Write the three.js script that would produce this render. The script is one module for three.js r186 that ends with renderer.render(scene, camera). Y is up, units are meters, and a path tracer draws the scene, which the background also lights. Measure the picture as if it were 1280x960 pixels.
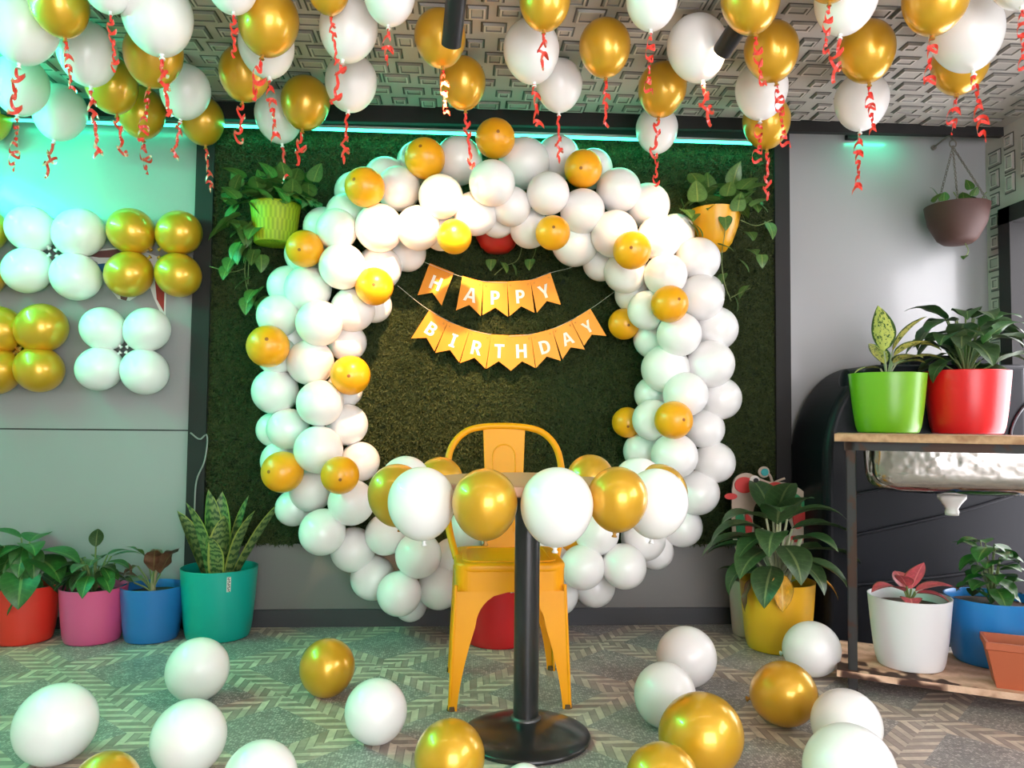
import * as THREE from 'three';
import { RoundedBoxGeometry } from 'three/addons/geometries/RoundedBoxGeometry.js';
import { mergeGeometries } from 'three/addons/utils/BufferGeometryUtils.js';
import { RectAreaLightUniformsLib } from 'three/addons/lights/RectAreaLightUniformsLib.js';
import { TextGeometry } from 'three/addons/geometries/TextGeometry.js';
import { FontLoader } from 'three/addons/loaders/FontLoader.js';

// ------------------------------------------------------------------ camera, sky, exposure
const scene = new THREE.Scene();
const W = 1280, H = 960, F = 960;                       // focal length in pixels
const EYE = 0.906, DIST = 3.47;                         // eye height, distance to the back wall (z = 0)
const camera = new THREE.PerspectiveCamera(2 * Math.atan(H / 2 / F) * 180 / Math.PI, W / H, 0.05, 60);
camera.position.set(0, EYE, DIST);
camera.rotation.set(2.8 * Math.PI / 180, -3.6 * Math.PI / 180, 0.010, 'YXZ');
camera.updateMatrixWorld(true);
scene.background = new THREE.Color(0.98, 0.95, 1.0);    // bright overcast sky beyond the openings
scene.backgroundIntensity = 6.5;
const renderer = new THREE.WebGLRenderer();
renderer.toneMapping = THREE.LinearToneMapping;
renderer.toneMappingExposure = 1.36;
renderer.shadowMap.enabled = true;
RectAreaLightUniformsLib.init();

// ------------------------------------------------------------------ helpers
let seed = 7;
const rnd = () => { seed = (seed * 1664525 + 1013904223) % 4294967296; return seed / 4294967296; };
const rr = (a, b) => a + (b - a) * rnd();
const V = (x, y, z) => new THREE.Vector3(x, y, z);
function ray(px, py) { return V((px - W / 2) / F, (H / 2 - py) / F, -1).applyQuaternion(camera.quaternion); } // depth 1 along the axis
const at = (px, py, depth) => ray(px, py).multiplyScalar(depth).add(camera.position);
function onZ(px, py, z) { const r = ray(px, py); return r.multiplyScalar((z - DIST) / r.z).add(camera.position); }
function onY(px, py, y) { const r = ray(px, py); return r.multiplyScalar((y - EYE) / r.y).add(camera.position); }
const axis = V(0, 0, -1).applyQuaternion(camera.quaternion);
const depthOf = (p) => p.clone().sub(camera.position).dot(axis);
const used = {};
function numbered(n) { const k = used[n] = (used[n] ?? -1) + 1; return k ? n + '_' + String(k).padStart(3, '0') : n; }
function mesh(name, geo, mat, parent) {
  const m = new THREE.Mesh(geo, mat); m.name = parent ? name : numbered(name);
  m.castShadow = m.receiveShadow = true; (parent ?? scene).add(m); return m;
}
function tag(o, label, category, group, kind) {
  if (label) o.userData.label = label; if (category) o.userData.category = category;
  if (group) o.userData.group = group; if (kind) o.userData.kind = kind; return o;
}
function thing(name, label, category, pos, turn = 0, group) {
  const g = new THREE.Group(); g.name = numbered(name); scene.add(g);
  if (pos) g.position.copy(pos); g.rotation.y = turn; return tag(g, label, category, group);
}
const struct = (name, geo, mat, label) => tag(mesh(name, geo, mat), label, null, null, 'structure');
const box = (x0, x1, y0, y1, z0, z1) => new THREE.BoxGeometry(x1 - x0, y1 - y0, z1 - z0).translate((x0 + x1) / 2, (y0 + y1) / 2, (z0 + z1) / 2);
const rbox = (w, h, d, r, s = 3) => new RoundedBoxGeometry(w, h, d, s, r);
const tube = (pts, r, seg = 24, rad = 8, closed = false) => new THREE.TubeGeometry(new THREE.CatmullRomCurve3(pts, closed), seg, r, rad, closed);
const cyl = (r0, r1, h, n = 24) => new THREE.CylinderGeometry(r0, r1, h, n);
const lathe = (pts, n = 40) => new THREE.LatheGeometry(pts.map(([x, y]) => new THREE.Vector2(Math.max(x, 0.0001), y)), n);
const std = (r, g, b, rough = 0.6, metal = 0, more = {}) => new THREE.MeshStandardMaterial({ color: new THREE.Color().setRGB(r, g, b), roughness: rough, metalness: metal, ...more });
const phys = (r, g, b, rough, more = {}) => new THREE.MeshPhysicalMaterial({ color: new THREE.Color().setRGB(r, g, b), roughness: rough, ...more });
const merge = (gs) => mergeGeometries(gs.map((g) => g.index ? g.toNonIndexed() : g).map((g) => { for (const k of Object.keys(g.attributes)) if (!['position', 'normal', 'uv'].includes(k)) g.deleteAttribute(k); return g; }));
function planarUV(geo, k = 1) {                          // uv in metres from the dominant face direction
  const p = geo.attributes.position, n = geo.attributes.normal, uv = new Float32Array(p.count * 2);
  for (let i = 0; i < p.count; i++) {
    const ax = Math.abs(n.getX(i)), ay = Math.abs(n.getY(i)), az = Math.abs(n.getZ(i));
    const [u, v] = ay >= ax && ay >= az ? [p.getX(i), p.getZ(i)] : ax >= az ? [p.getZ(i), p.getY(i)] : [p.getX(i), p.getY(i)];
    uv[2 * i] = u * k; uv[2 * i + 1] = v * k;
  }
  geo.setAttribute('uv', new THREE.BufferAttribute(uv, 2)); return geo;
}
function texture(n, fn, repeat = 1, srgb = true, m = n) {
  const d = new Uint8Array(n * m * 4);
  for (let j = 0; j < m; j++) for (let i = 0; i < n; i++) {
    const c = fn(i / n, j / m, i, j), o = (j * n + i) * 4;
    d[o] = Math.max(0, Math.min(255, c[0] * 255)); d[o + 1] = Math.max(0, Math.min(255, c[1] * 255)); d[o + 2] = Math.max(0, Math.min(255, c[2] * 255)); d[o + 3] = 255;
  }
  const t = new THREE.DataTexture(d, n, m); t.wrapS = t.wrapT = THREE.RepeatWrapping; t.magFilter = THREE.LinearFilter;
  t.minFilter = THREE.LinearMipmapLinearFilter; t.generateMipmaps = true;
  if (srgb) t.colorSpace = THREE.SRGBColorSpace; t.repeat.set(repeat, repeat); t.needsUpdate = true; return t;
}
const hash = (x, y) => { const s = Math.sin(x * 127.1 + y * 311.7) * 43758.5453; return s - Math.floor(s); };
function vnoise(x, y, per) {
  const xi = Math.floor(x), yi = Math.floor(y), fx = x - xi, fy = y - yi, w = (v) => ((v % per) + per) % per;
  const a = hash(w(xi), w(yi)), b = hash(w(xi + 1), w(yi)), c = hash(w(xi), w(yi + 1)), d = hash(w(xi + 1), w(yi + 1));
  const sx = fx * fx * (3 - 2 * fx), sy = fy * fy * (3 - 2 * fy);
  return a + (b - a) * sx + (c - a) * sy + (a - b - c + d) * sx * sy;
}
const fbm = (u, v, f) => 0.5 * vnoise(u * f, v * f, f) + 0.3 * vnoise(u * f * 2, v * f * 2, f * 2) + 0.2 * vnoise(u * f * 4, v * f * 4, f * 4);

// ------------------------------------------------------------------ room shell
const XL = -2.55, XR = 2.47, ZF = 5.6, CEIL = 2.285, TH = 0.12;
// printed vinyl floor: diamonds of pebble print between bands of stepped light and brown strips
const floorMap = texture(1536, (u, v) => {
  const T = 2, p = u * T, q = v * T, a = p - Math.floor(p) - 0.5, b = q - Math.floor(q) - 0.5;
  const d = Math.abs(a) + Math.abs(b), n = fbm(u, v, 16);
  const g = fbm(u, v, 96);
  let c;
  if (d < 0.34 || d > 0.66) {                            // pebble field
    const k = 140, x = u * k, y = v * k; let best = 9, second = 9, id = 0;
    for (let i = -1; i <= 1; i++) for (let j = -1; j <= 1; j++) {
      const cx = Math.floor(x) + i, cy = Math.floor(y) + j, wx = (cx + k) % k, wy = (cy + k) % k;
      const ex = cx + 0.2 + 0.6 * hash(wx, wy) - x, ey = cy + 0.2 + 0.6 * hash(wy + 31, wx + 17) - y, e = ex * ex + ey * ey;
      if (e < best) { second = best; best = e; id = hash(wx + 3, wy + 9); } else if (e < second) second = e;
    }
    const edge = Math.sqrt(second) - Math.sqrt(best), t = edge < 0.16 ? 0.50 : 0.58 + 0.26 * id * id;
    c = [t * 1.0, t * 0.97, t * 0.95];
  } else {
    const w = 1 / 25, horizontal = (a * b > 0) === (d < 0.5), s = horizontal ? b : a, o = horizontal ? a : b;
    const i = Math.floor(s / w), f = s / w - i, j = Math.floor((o + (i % 2) * 0.05) / 0.2);
    const light = (((i % 2) + 2) % 2) === 0;
    const t = 0.92 + 0.16 * hash(i + 40, j + 90) ;
    c = light ? [0.84 * t, 0.79 * t, 0.73 * t] : [0.66 * t, 0.60 * t, 0.565 * t];
    if (f < 0.08 || f > 0.95) c = c.map((k) => k * 0.8);
  }
  const m = 0.86 + 0.28 * n * 0.7 + 0.12 * (g - 0.5);
  return [c[0] * m, c[1] * m, c[2] * m];
}, 1 / 1.15);
const M = {};
M.floor = phys(1, 1, 1, 0.42, { map: floorMap });
const speck = (base, amp, f) => texture(256, (u, v) => { const k = base.map((c) => c + amp * (fbm(u, v, f) - 0.5)); return k; }, 1);
M.panel = phys(0.33, 0.33, 0.335, 0.22, { clearcoat: 0.35, clearcoatRoughness: 0.1 });
M.greyPanel = phys(0.19, 0.183, 0.178, 0.3);
M.darkFrame = std(0.012, 0.011, 0.011, 0.75);
M.base = std(0.05, 0.052, 0.058, 0.45);
M.paint = std(0.55, 0.53, 0.5, 0.8);
M.wallpaper = std(0.46, 0.425, 0.385, 0.55);
M.blackWall = std(0.03, 0.03, 0.032, 0.7);

const floor = struct('floor', planarUV(box(XL - TH, XR + TH, -0.1, 0, -TH, ZF + TH)), M.floor, 'patterned vinyl floor with pebble diamonds and stepped strips');
const ceiling = struct('ceiling', box(XL - TH, XR + TH, CEIL, CEIL + 0.1, -TH, ZF + TH), M.wallpaper, 'taupe ceiling with raised brick relief paper');
const wallBack = struct('wall_back', box(XL - TH, XR + TH, 0, CEIL, -TH, 0), M.blackWall, 'back wall behind the panels and turf');
struct('wall_left', box(XL - TH, XL, 0, CEIL, 0, ZF), M.paint, 'side wall beside the white panels');
// right wall: a glass door near the corner and a large window further along
const wallZ = (px) => { let z = 0.02; while (z < 1 && (V(XR, 1.5, z).project(camera).x + 1) * 640 < px) z += 0.004; return z; };
const doorZ = wallZ(1257), doorTop = (() => { let y = 1; while ((1 - V(XR, y, doorZ).project(camera).y) * 480 > 264) y += 0.005; return y; })();
const DR = { z0: doorZ, z1: doorZ + 0.95, top: doorTop }, WN = { z0: 2.3, z1: 4.3, y0: 0.95, y1: 2.1 };
const wallRight = struct('wall_right', merge([
  box(XR, XR + TH, 0, CEIL, 0, DR.z0), box(XR, XR + TH, DR.top, CEIL, DR.z0, DR.z1), box(XR, XR + TH, 0, CEIL, DR.z1, WN.z0),
  box(XR, XR + TH, 0, WN.y0, WN.z0, WN.z1), box(XR, XR + TH, WN.y1, CEIL, WN.z0, WN.z1), box(XR, XR + TH, 0, CEIL, WN.z1, ZF)]), M.wallpaper, 'side wall in brick relief paper with a dark framed door');
// front of the shop behind the camera: unseen opening added for frontal daylight fill
struct('wall_front', merge([box(XL, -0.2, 0, CEIL, ZF, ZF + TH), box(2.2, XR, 0, CEIL, ZF, ZF + TH), box(-0.2, 2.2, 2.12, CEIL, ZF, ZF + TH)]), M.paint, 'shop front wall with a wide opening added for frontal daylight');
M.glass = new THREE.MeshPhysicalMaterial({ color: 0xffffff, transmission: 1, thickness: 0, roughness: 0.02, ior: 1.45 });
{
  const d = thing('door_1', 'black framed glass door beside the white panel', null, V(XR, 0, (DR.z0 + DR.z1) / 2)); d.userData.kind = 'structure';
  const w = (DR.z1 - DR.z0) / 2, fr = 0.075;
  mesh('door_frame', merge([box(-0.03, TH, 0, DR.top, -w, -w + fr), box(-0.03, TH, 0, DR.top, w - fr, w), box(-0.03, TH, DR.top - fr, DR.top, -w, w), box(-0.03, TH, 0, 0.1, -w, w)]), M.darkFrame, d);
  mesh('pane', box(0.05, 0.056, 0.1, DR.top - fr, -w + fr, w - fr), M.glass, d);
  mesh('door_handle', tube([V(-0.03, 0.95, w - 0.03), V(-0.07, 0.97, w - 0.03), V(-0.07, 1.13, w - 0.03), V(-0.03, 1.15, w - 0.03)], 0.009), std(0.6, 0.6, 0.6, 0.3, 1), d);
  const g = thing('window_1', 'wide side window with a dark frame', null, V(XR, 0, (WN.z0 + WN.z1) / 2)); g.userData.kind = 'structure';
  const h = (WN.z1 - WN.z0) / 2;
  mesh('window_frame', merge([box(0, TH, WN.y0, WN.y0 + 0.05, -h, h), box(0, TH, WN.y1 - 0.05, WN.y1, -h, h), box(0, TH, WN.y0, WN.y1, -h, -h + 0.05), box(0, TH, WN.y0, WN.y1, h - 0.05, h), box(0.03, 0.08, WN.y0, WN.y1, -0.025, 0.025)]), M.darkFrame, g);
}
// pieces of the back wall, cut where the photograph shows their edges
const X = (px, py, z = 0) => onZ(px, py, z).x, Y = (px, py, z = 0) => onZ(px, py, z).y;
const xPostL = X(246, 420), xTurfL = X(265, 420), xTurfR = X(965, 420), xPanR = X(983, 360), ySeam = Y(120, 537), yTurf0 = Y(600, 679), yPanR0 = Y(980, 555), yBase = 0.075;
mesh('panel', box(XL, xPostL, ySeam + 0.003, CEIL, 0, 0.012), M.panel, wallBack);
mesh('panel', box(XL, xPostL - 0.012, 0, ySeam - 0.003, 0, 0.010), M.panel, wallBack);
mesh('panel', box(xPanR, XR, yPanR0, CEIL, 0, 0.012), M.panel, wallBack);
mesh('panel', box(xTurfL, xTurfR, 0, yTurf0 - 0.002, 0, 0.006), M.greyPanel, wallBack);
mesh('trim_1', box(xPostL - 0.01, xTurfL, 0, CEIL, 0, 0.045), M.darkFrame).userData = { kind: 'structure', label: 'dark post between white panel and turf' };
mesh('trim_2', box(xTurfR, xPanR, 0, CEIL, 0, 0.045), M.darkFrame).userData = { kind: 'structure', label: 'dark post between turf and white panel by the water tank' };
struct('baseboard_back', box(xTurfL, xTurfR, 0, yBase, 0, 0.018), M.base, 'dark grey skirting under the turf wall');
struct('baseboard_left', box(XL, xPostL, 0, 0.05, 0.01, 0.022), M.base, 'dark skirting below the white side panels');
// ceiling fascia that hides the light strip
{
  const a = onZ(-40, 142, 0.14), b = onZ(1236, 170, 0.14), len = XR - XL;
  const m = struct('trim_3', new THREE.BoxGeometry(len, 0.075, 0.03).translate(0, 0.0375, 0), M.darkFrame, 'dark ceiling fascia in front of the green light strip');
  m.position.set((XL + XR) / 2, (a.y + b.y) / 2, 0.125);
  m.rotation.z = Math.atan2(b.y - a.y, b.x - a.x);
}
// ------------------------------------------------------------------ brick relief of ceiling and right wall
{
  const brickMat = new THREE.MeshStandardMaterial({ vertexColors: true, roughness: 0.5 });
  const variants = [];
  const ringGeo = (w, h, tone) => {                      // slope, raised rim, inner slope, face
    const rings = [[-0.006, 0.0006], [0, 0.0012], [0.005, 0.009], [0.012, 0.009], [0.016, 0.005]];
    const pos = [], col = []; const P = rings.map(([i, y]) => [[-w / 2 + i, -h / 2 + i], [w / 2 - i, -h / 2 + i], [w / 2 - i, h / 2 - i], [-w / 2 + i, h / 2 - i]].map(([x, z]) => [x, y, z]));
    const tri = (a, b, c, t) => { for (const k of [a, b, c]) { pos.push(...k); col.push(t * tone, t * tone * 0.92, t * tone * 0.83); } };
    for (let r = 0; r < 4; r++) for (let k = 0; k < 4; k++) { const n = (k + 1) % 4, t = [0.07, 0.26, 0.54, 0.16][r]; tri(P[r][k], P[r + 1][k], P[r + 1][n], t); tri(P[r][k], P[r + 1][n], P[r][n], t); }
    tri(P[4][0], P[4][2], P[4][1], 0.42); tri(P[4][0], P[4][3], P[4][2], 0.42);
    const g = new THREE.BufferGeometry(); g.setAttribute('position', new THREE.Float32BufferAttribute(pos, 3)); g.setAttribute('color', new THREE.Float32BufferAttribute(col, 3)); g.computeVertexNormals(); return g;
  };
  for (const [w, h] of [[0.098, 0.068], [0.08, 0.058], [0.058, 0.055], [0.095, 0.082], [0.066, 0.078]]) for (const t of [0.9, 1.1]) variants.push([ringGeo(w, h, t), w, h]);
  let count = 0;
  for (let r = 0; r < 10; r++) for (let c = 0; c < 40; c++) {
    const x = XL + 0.12 + c * 0.126 + (r % 2) * 0.06 + rr(-0.012, 0.012), z = 0.19 + r * 0.108 + rr(-0.008, 0.008);
    if (x > XR - 0.06) continue;
    const q = V(x, CEIL, z).project(camera); if (Math.abs(q.x) > 1.06 || q.y > 1.12 || count >= 300) continue;
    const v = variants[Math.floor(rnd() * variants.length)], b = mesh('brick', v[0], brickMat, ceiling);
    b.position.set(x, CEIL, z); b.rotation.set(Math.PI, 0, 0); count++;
  }
  for (let r = 0; r < 22; r++) for (let c = 0; c < 6; c++) {
    const z = 0.07 + c * 0.105 + rr(-0.006, 0.006) , y = 0.1 + r * 0.098 + (c % 2) * 0.05;
    if (y < DR.top + 0.07 && z > DR.z0 - 0.045) continue;
    if (y > CEIL - 0.06) continue;
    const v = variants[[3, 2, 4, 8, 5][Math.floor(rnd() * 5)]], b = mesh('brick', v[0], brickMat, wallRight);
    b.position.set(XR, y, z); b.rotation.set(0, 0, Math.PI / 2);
  }
}

// ------------------------------------------------------------------ light sources
function led(name, label, x0, x1, y, z, color, glow, power) {      // strip under the ceiling, facing down
  const g = thing(name, label, 'light strip', V((x0 + x1) / 2, y, z), 0, 'green light strips');
  const m = new THREE.MeshStandardMaterial({ color: 0x111111, emissive: color, emissiveIntensity: glow });
  mesh('tape', box(-(x1 - x0) / 2, (x1 - x0) / 2, 0, 0.008, -0.006, 0.006), m, g);
  mesh('channel', box(-(x1 - x0) / 2, (x1 - x0) / 2, 0.009, 0.02, -0.01, 0.01), std(0.5, 0.5, 0.5, 0.5, 0.5), g);
  const l = new THREE.RectAreaLight(color, power, x1 - x0, 0.014); l.position.set(0, -0.003, 0); l.rotation.x = -Math.PI / 2 ; g.add(l);
  return g;
}
const GREEN = new THREE.Color().setRGB(0.03, 1, 0.52);
const yLed = CEIL - 0.1;
led('light_strip', 'green light strip above the white panel with balloon clusters', XL + 0.05, xPostL - 0.05, yLed, 0.07, GREEN, 6, 6);
led('light_strip', 'green light strip along the top of the turf wall', xTurfL + 0.05, xTurfR - 0.05, yLed, 0.085, GREEN, 8, 24);
led('light_strip', 'short green light strip above the panel by the hanging bowl', 1.82, 2.02, CEIL - 0.021, 0.095, GREEN, 6, 45);
{ // strip along the left wall
  const g = thing('light_strip', 'green light strip running along the side wall', 'light strip', V(XL + 0.03, 2.12, 1.2), 0, 'green light strips');
  const m = new THREE.MeshStandardMaterial({ color: 0x111111, emissive: GREEN, emissiveIntensity: 8 });
  mesh('tape', box(-0.008, 0.008, -0.012, 0.012, -1.0, 1.0), m, g);
  mesh('channel', box(-0.025, -0.009, -0.02, 0.02, -1.02, 1.02), std(0.5, 0.5, 0.5, 0.5, 0.5), g);
  const l = new THREE.RectAreaLight(GREEN, 235, 2.0, 0.03); l.position.set(0.012, 0, 0); l.rotation.y = -Math.PI / 2; g.add(l);
}
for (const [x, z] of [[-0.9, 2.35], [0.55, 2.35], [-0.9, 3.9], [0.9, 3.9]]) {     // tube lamps on the ceiling, outside the frame
  const g = thing('tube_lamp', 'white ceiling tube lamp above the seating', 'lamp', V(x, CEIL, z), 0, 'ceiling tube lamps');
  mesh('housing', box(-0.6, 0.6, -0.03, 0, -0.03, 0.03), std(0.8, 0.8, 0.8, 0.5), g);
  mesh('tube', cyl(0.013, 0.013, 1.16, 12).rotateZ(Math.PI / 2).translate(0, -0.045, 0), new THREE.MeshStandardMaterial({ color: 0x222222, emissive: new THREE.Color().setRGB(1, 0.86, 0.66), emissiveIntensity: 6 }), g);
  const l = new THREE.RectAreaLight(new THREE.Color().setRGB(1, 0.88, 0.72), 7, 1.16, 0.03); l.position.set(0, -0.062, 0); l.rotation.x = -Math.PI / 2; g.add(l);
}
function spotlight(label, base, drop, aim, power) {       // black cylinder lamp on a short ceiling bracket
  const g = thing('ceiling_spotlight', label, 'lamp', base, 0, 'black ceiling spotlights');
  const piv = V(0, -drop, 0), q = new THREE.Quaternion().setFromUnitVectors(V(0, -1, 0), aim.clone().sub(base).sub(piv).normalize()), R = 0.031, L = 0.19;
  mesh('bracket', merge([cyl(0.03, 0.03, 0.012, 20).translate(0, -0.006, 0), cyl(0.008, 0.008, drop, 10).translate(0, -drop / 2, 0)]), M.darkFrame, g);
  const prof = [[0, 0.03], [R - 0.004, 0.03], [R, 0.026], [R, -L + 0.03], [R - 0.003, -L + 0.028], [R - 0.006, -L + 0.03], [R - 0.006, -L + 0.05], [0, -L + 0.05]];
  const h = mesh('lamp_body', lathe(prof, 28).applyQuaternion(q).translate(piv.x, piv.y, piv.z), std(0.012, 0.012, 0.014, 0.4), g);
  const lens = mesh('lens', cyl(R - 0.007, R - 0.007, 0.004, 24).translate(0, -L + 0.046, 0).applyQuaternion(q).translate(piv.x, piv.y, piv.z), new THREE.MeshStandardMaterial({ color: 0x222222, emissive: new THREE.Color().setRGB(1, 0.72, 0.4), emissiveIntensity: 10 }), g);
  const s = new THREE.SpotLight(new THREE.Color().setRGB(1, 0.58, 0.29), power, 0, 0.44, 0.7, 2);
  s.position.copy(V(0, -L + 0.025, 0).applyQuaternion(q).add(piv)); s.shadow.radius = 1.2; s.castShadow = true;
  s.target.position.copy(aim).sub(base); g.add(s, s.target); return g;
}
{
  const b1 = at(571, 0, 2.28), b2 = at(935, 27, 2.33), a1 = onZ(525, 430, 0.1), a2 = onZ(768, 268, 0.2); b1.y = b2.y = CEIL;
  spotlight('black cylinder spotlight on ceiling over the balloon arch, beside gold ceiling balloons', b1, 0.105, a1, 17);
  spotlight('black cylinder spotlight on ceiling tilted against a lit white balloon', b2, 0.13, a2, 18);
}

// ------------------------------------------------------------------ artificial turf
{
  const blade = () => {                                  // tuft of three bent blades, growing along +z
    const pos = [], nor = [];
    for (let k = 0; k < 3; k++) {
      const a = k * 2.1 + 0.4, w = 0.0022, l = 0.02 + 0.004 * k, dx = Math.cos(a), dy = Math.sin(a) * 0.7 - 0.35;
      const p0 = [-dy * w, dx * w, 0], p1 = [dy * w, -dx * w, 0], m0 = [dx * 0.006 - dy * w, dy * 0.006 + dx * w, l * 0.55], m1 = [dx * 0.006 + dy * w, dy * 0.006 - dx * w, l * 0.55], t = [dx * 0.016, dy * 0.016, l * 0.85];
      pos.push(...p0, ...p1, ...m1, ...p0, ...m1, ...m0, ...m0, ...m1, ...t);
    }
    const g = new THREE.BufferGeometry(); g.setAttribute('position', new THREE.Float32BufferAttribute(pos, 3)); g.computeVertexNormals(); return g;
  };
  const geo = blade(), mat = std(1, 1, 1, 0.75, 0, { side: THREE.DoubleSide }), back = std(0.012, 0.025, 0.01, 0.95);
  const seams = [CEIL - 0.085, Y(600, 553), yTurf0];
  for (let s = 0; s < 2; s++) {
    const y1 = seams[s] - (s ? 0.004 : 0), y0 = seams[s + 1];
    const g = thing('turf_panel', s ? 'lower strip of dark green artificial turf behind the chair' : 'tall sheet of dark green artificial turf behind the balloon arch', 'artificial turf', V(0, 0, 0.006));
    mesh('backing', box(xTurfL, xTurfR, y0, y1, 0, 0.008), back, g);
    const n = Math.round((xTurfR - xTurfL) * (y1 - y0) * 24000), im = new THREE.InstancedMesh(geo, mat, n), m4 = new THREE.Matrix4(), c = new THREE.Color();
    im.name = 'grass'; im.userData.kind = 'stuff'; im.castShadow = im.receiveShadow = true;
    for (let i = 0; i < n; i++) {
      const sc = rr(0.75, 1.2); m4.compose(V(rr(xTurfL, xTurfR), rr(y0, y1), 0.008), new THREE.Quaternion().setFromEuler(new THREE.Euler(rr(-0.3, 0.5), rr(-0.4, 0.4), rr(0, 6.28))), V(sc, sc, sc)); im.setMatrixAt(i, m4);
      const t = rnd(); c.setRGB(0.018 + 0.034 * t, 0.036 + 0.034 * t, 0.008 + 0.004 * t); im.setColorAt(i, c);
    }
    g.add(im);
  }
}

// ------------------------------------------------------------------ balloons
function balloonProfile(long) {
  const p = [];
  for (let i = 0; i <= 18; i++) { const a = Math.PI / 2 - i / 18 * Math.PI / 2; p.push([Math.cos(a), 1.03 * Math.sin(a)]); }
  for (let i = 1; i <= 18; i++) { const a = i / 18 * Math.PI / 2; p.push([Math.max(Math.pow(Math.cos(a), 0.92) * (1 - 0.10 * Math.sin(a) ** 2), i === 18 ? 0.05 : 0), -long * Math.sin(a)]); }
  return p;
}
const bodyGeo = { round: lathe(balloonProfile(1.08).reverse(), 40), plump: lathe(balloonProfile(1.16).reverse(), 40), tear: lathe(balloonProfile(1.24).reverse(), 40) };
const knotGeo = (long) => lathe([[0.02, -long - 0.15], [0.085, -long - 0.16], [0.09, -long - 0.13], [0.045, -long - 0.07], [0.07, -long - 0.03], [0.06, -long + 0.03], [0.02, -long + 0.04]], 14);
const knots = { round: knotGeo(1.08), plump: knotGeo(1.16), tear: knotGeo(1.24) };
// crown of the small balloons: a darker dot where the latex is thickest
const dotGeo = lathe([[0.0, 1.033], [0.05, 1.0315], [0.085, 1.028], [0.10, 1.018]].reverse(), 18);
M.white = phys(0.90, 0.89, 0.88, 0.32, { clearcoat: 0.4, clearcoatRoughness: 0.12 });
M.gold = phys(0.74, 0.40, 0.02, 0.33, { metalness: 0.42, clearcoat: 0.6, clearcoatRoughness: 0.08 });
M.orange = phys(0.92, 0.40, 0.006, 0.36, { clearcoat: 0.2, clearcoatRoughness: 0.15 });
M.knotGold = std(0.42, 0.2, 0.02, 0.5); M.dot = std(0.32, 0.10, 0.01, 0.5);
M.ribbon = phys(0.85, 0.05, 0.035, 0.3, { side: THREE.DoubleSide, clearcoat: 0.5 });
function balloon(kind, shape, pos, R, up, label, group, name) {
  const g = new THREE.Group(); g.name = numbered(name ?? (kind === 'white' ? 'white_balloon' : 'gold_balloon')); scene.add(g); tag(g, label, 'balloon', group);
  g.position.copy(pos); g.scale.setScalar(R); g.quaternion.setFromUnitVectors(V(0, 1, 0), (up ?? V(0, 1, 0)).clone().normalize());
  mesh('balloon_skin', bodyGeo[shape], M[kind], g); mesh('knot', knots[shape], kind === 'white' ? M.white : M.knotGold, g);
  if (kind === 'orange') mesh('crown_dot', dotGeo, M.dot, g);
  return g;
}
// arch: pixel centre, radius and layer (0 at the turf, 3 in front)
const archW = [[444, 241, 25, 0], [482, 224, 27, 0], [498, 236, 27, 2], [522, 203, 25, 0], [573, 201, 29, 1], [615, 229, 28, 3], [551, 246, 27, 2], [474, 285, 29, 3], [523, 285, 27, 3], [594, 267, 27, 1],
  [639, 258, 24, 1], [622, 275, 22, 0], [552, 290, 23, 0], [655, 204, 31, 1], [697, 198, 27, 0], [741, 211, 24, 0], [685, 242, 26, 2], [728, 264, 27, 3], [773, 238, 27, 2], [809, 257, 27, 1], [768, 292, 28, 3],
  [824, 297, 27, 3], [844, 291, 23, 0], [662, 286, 24, 0], [719, 303, 29, 1], [382, 318, 25, 0], [421, 287, 25, 1], [405, 285, 25, 0], [434, 268, 26, 1], [428, 333, 28, 3], [474, 335, 27, 1], [509, 316, 23, 0],
  [385, 361, 28, 1], [360, 358, 25, 0], [348, 395, 26, 1], [399, 404, 28, 3], [441, 387, 27, 1], [468, 382, 21, 0], [434, 428, 23, 0], [364, 423, 24, 0], [872, 325, 27, 1], [782, 340, 26, 1], [751, 329, 22, 0],
  [832, 344, 26, 3], [791, 368, 22, 0], [809, 388, 24, 2], [876, 372, 28, 2], [882, 367, 23, 0], [849, 418, 27, 3], [894, 411, 27, 1], [817, 424, 24, 0], [388, 453, 28, 2], [346, 444, 24, 0], [344, 489, 28, 1], [400, 504, 28, 3],
  [430, 488, 22, 0], [434, 531, 25, 1], [360, 536, 25, 1], [342, 537, 21, 0], [398, 562, 29, 3], [450, 577, 24, 1], [352, 576, 25, 0], [832, 461, 29, 2], [888, 455, 29, 2], [857, 493, 27, 3], [816, 493, 22, 0], [900, 498, 26, 1],
  [816, 525, 25, 2], [881, 536, 24, 1], [803, 564, 23, 0], [843, 570, 28, 3], [893, 578, 25, 1], [389, 613, 26, 1], [367, 635, 22, 0], [439, 628, 28, 3], [403, 665, 28, 3], [441, 687, 27, 1], [482, 668, 25, 2], [466, 722, 27, 1],
  [523, 694, 28, 3], [499, 742, 27, 3], [513, 756, 20, 0], [549, 735, 26, 1], [566, 698, 25, 1], [585, 662, 25, 2], [871, 616, 27, 1], [852, 658, 25, 0], [804, 673, 27, 1], [819, 689, 22, 0], [780, 708, 27, 3], [746, 666, 27, 2],
  [728, 709, 27, 3], [743, 733, 25, 0], [698, 744, 24, 1], [628, 672, 26, 2], [600, 735, 26, 1], [650, 740, 26, 1], [672, 676, 26, 2], [690, 700, 25, 1], [618, 705, 26, 2]];
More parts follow.
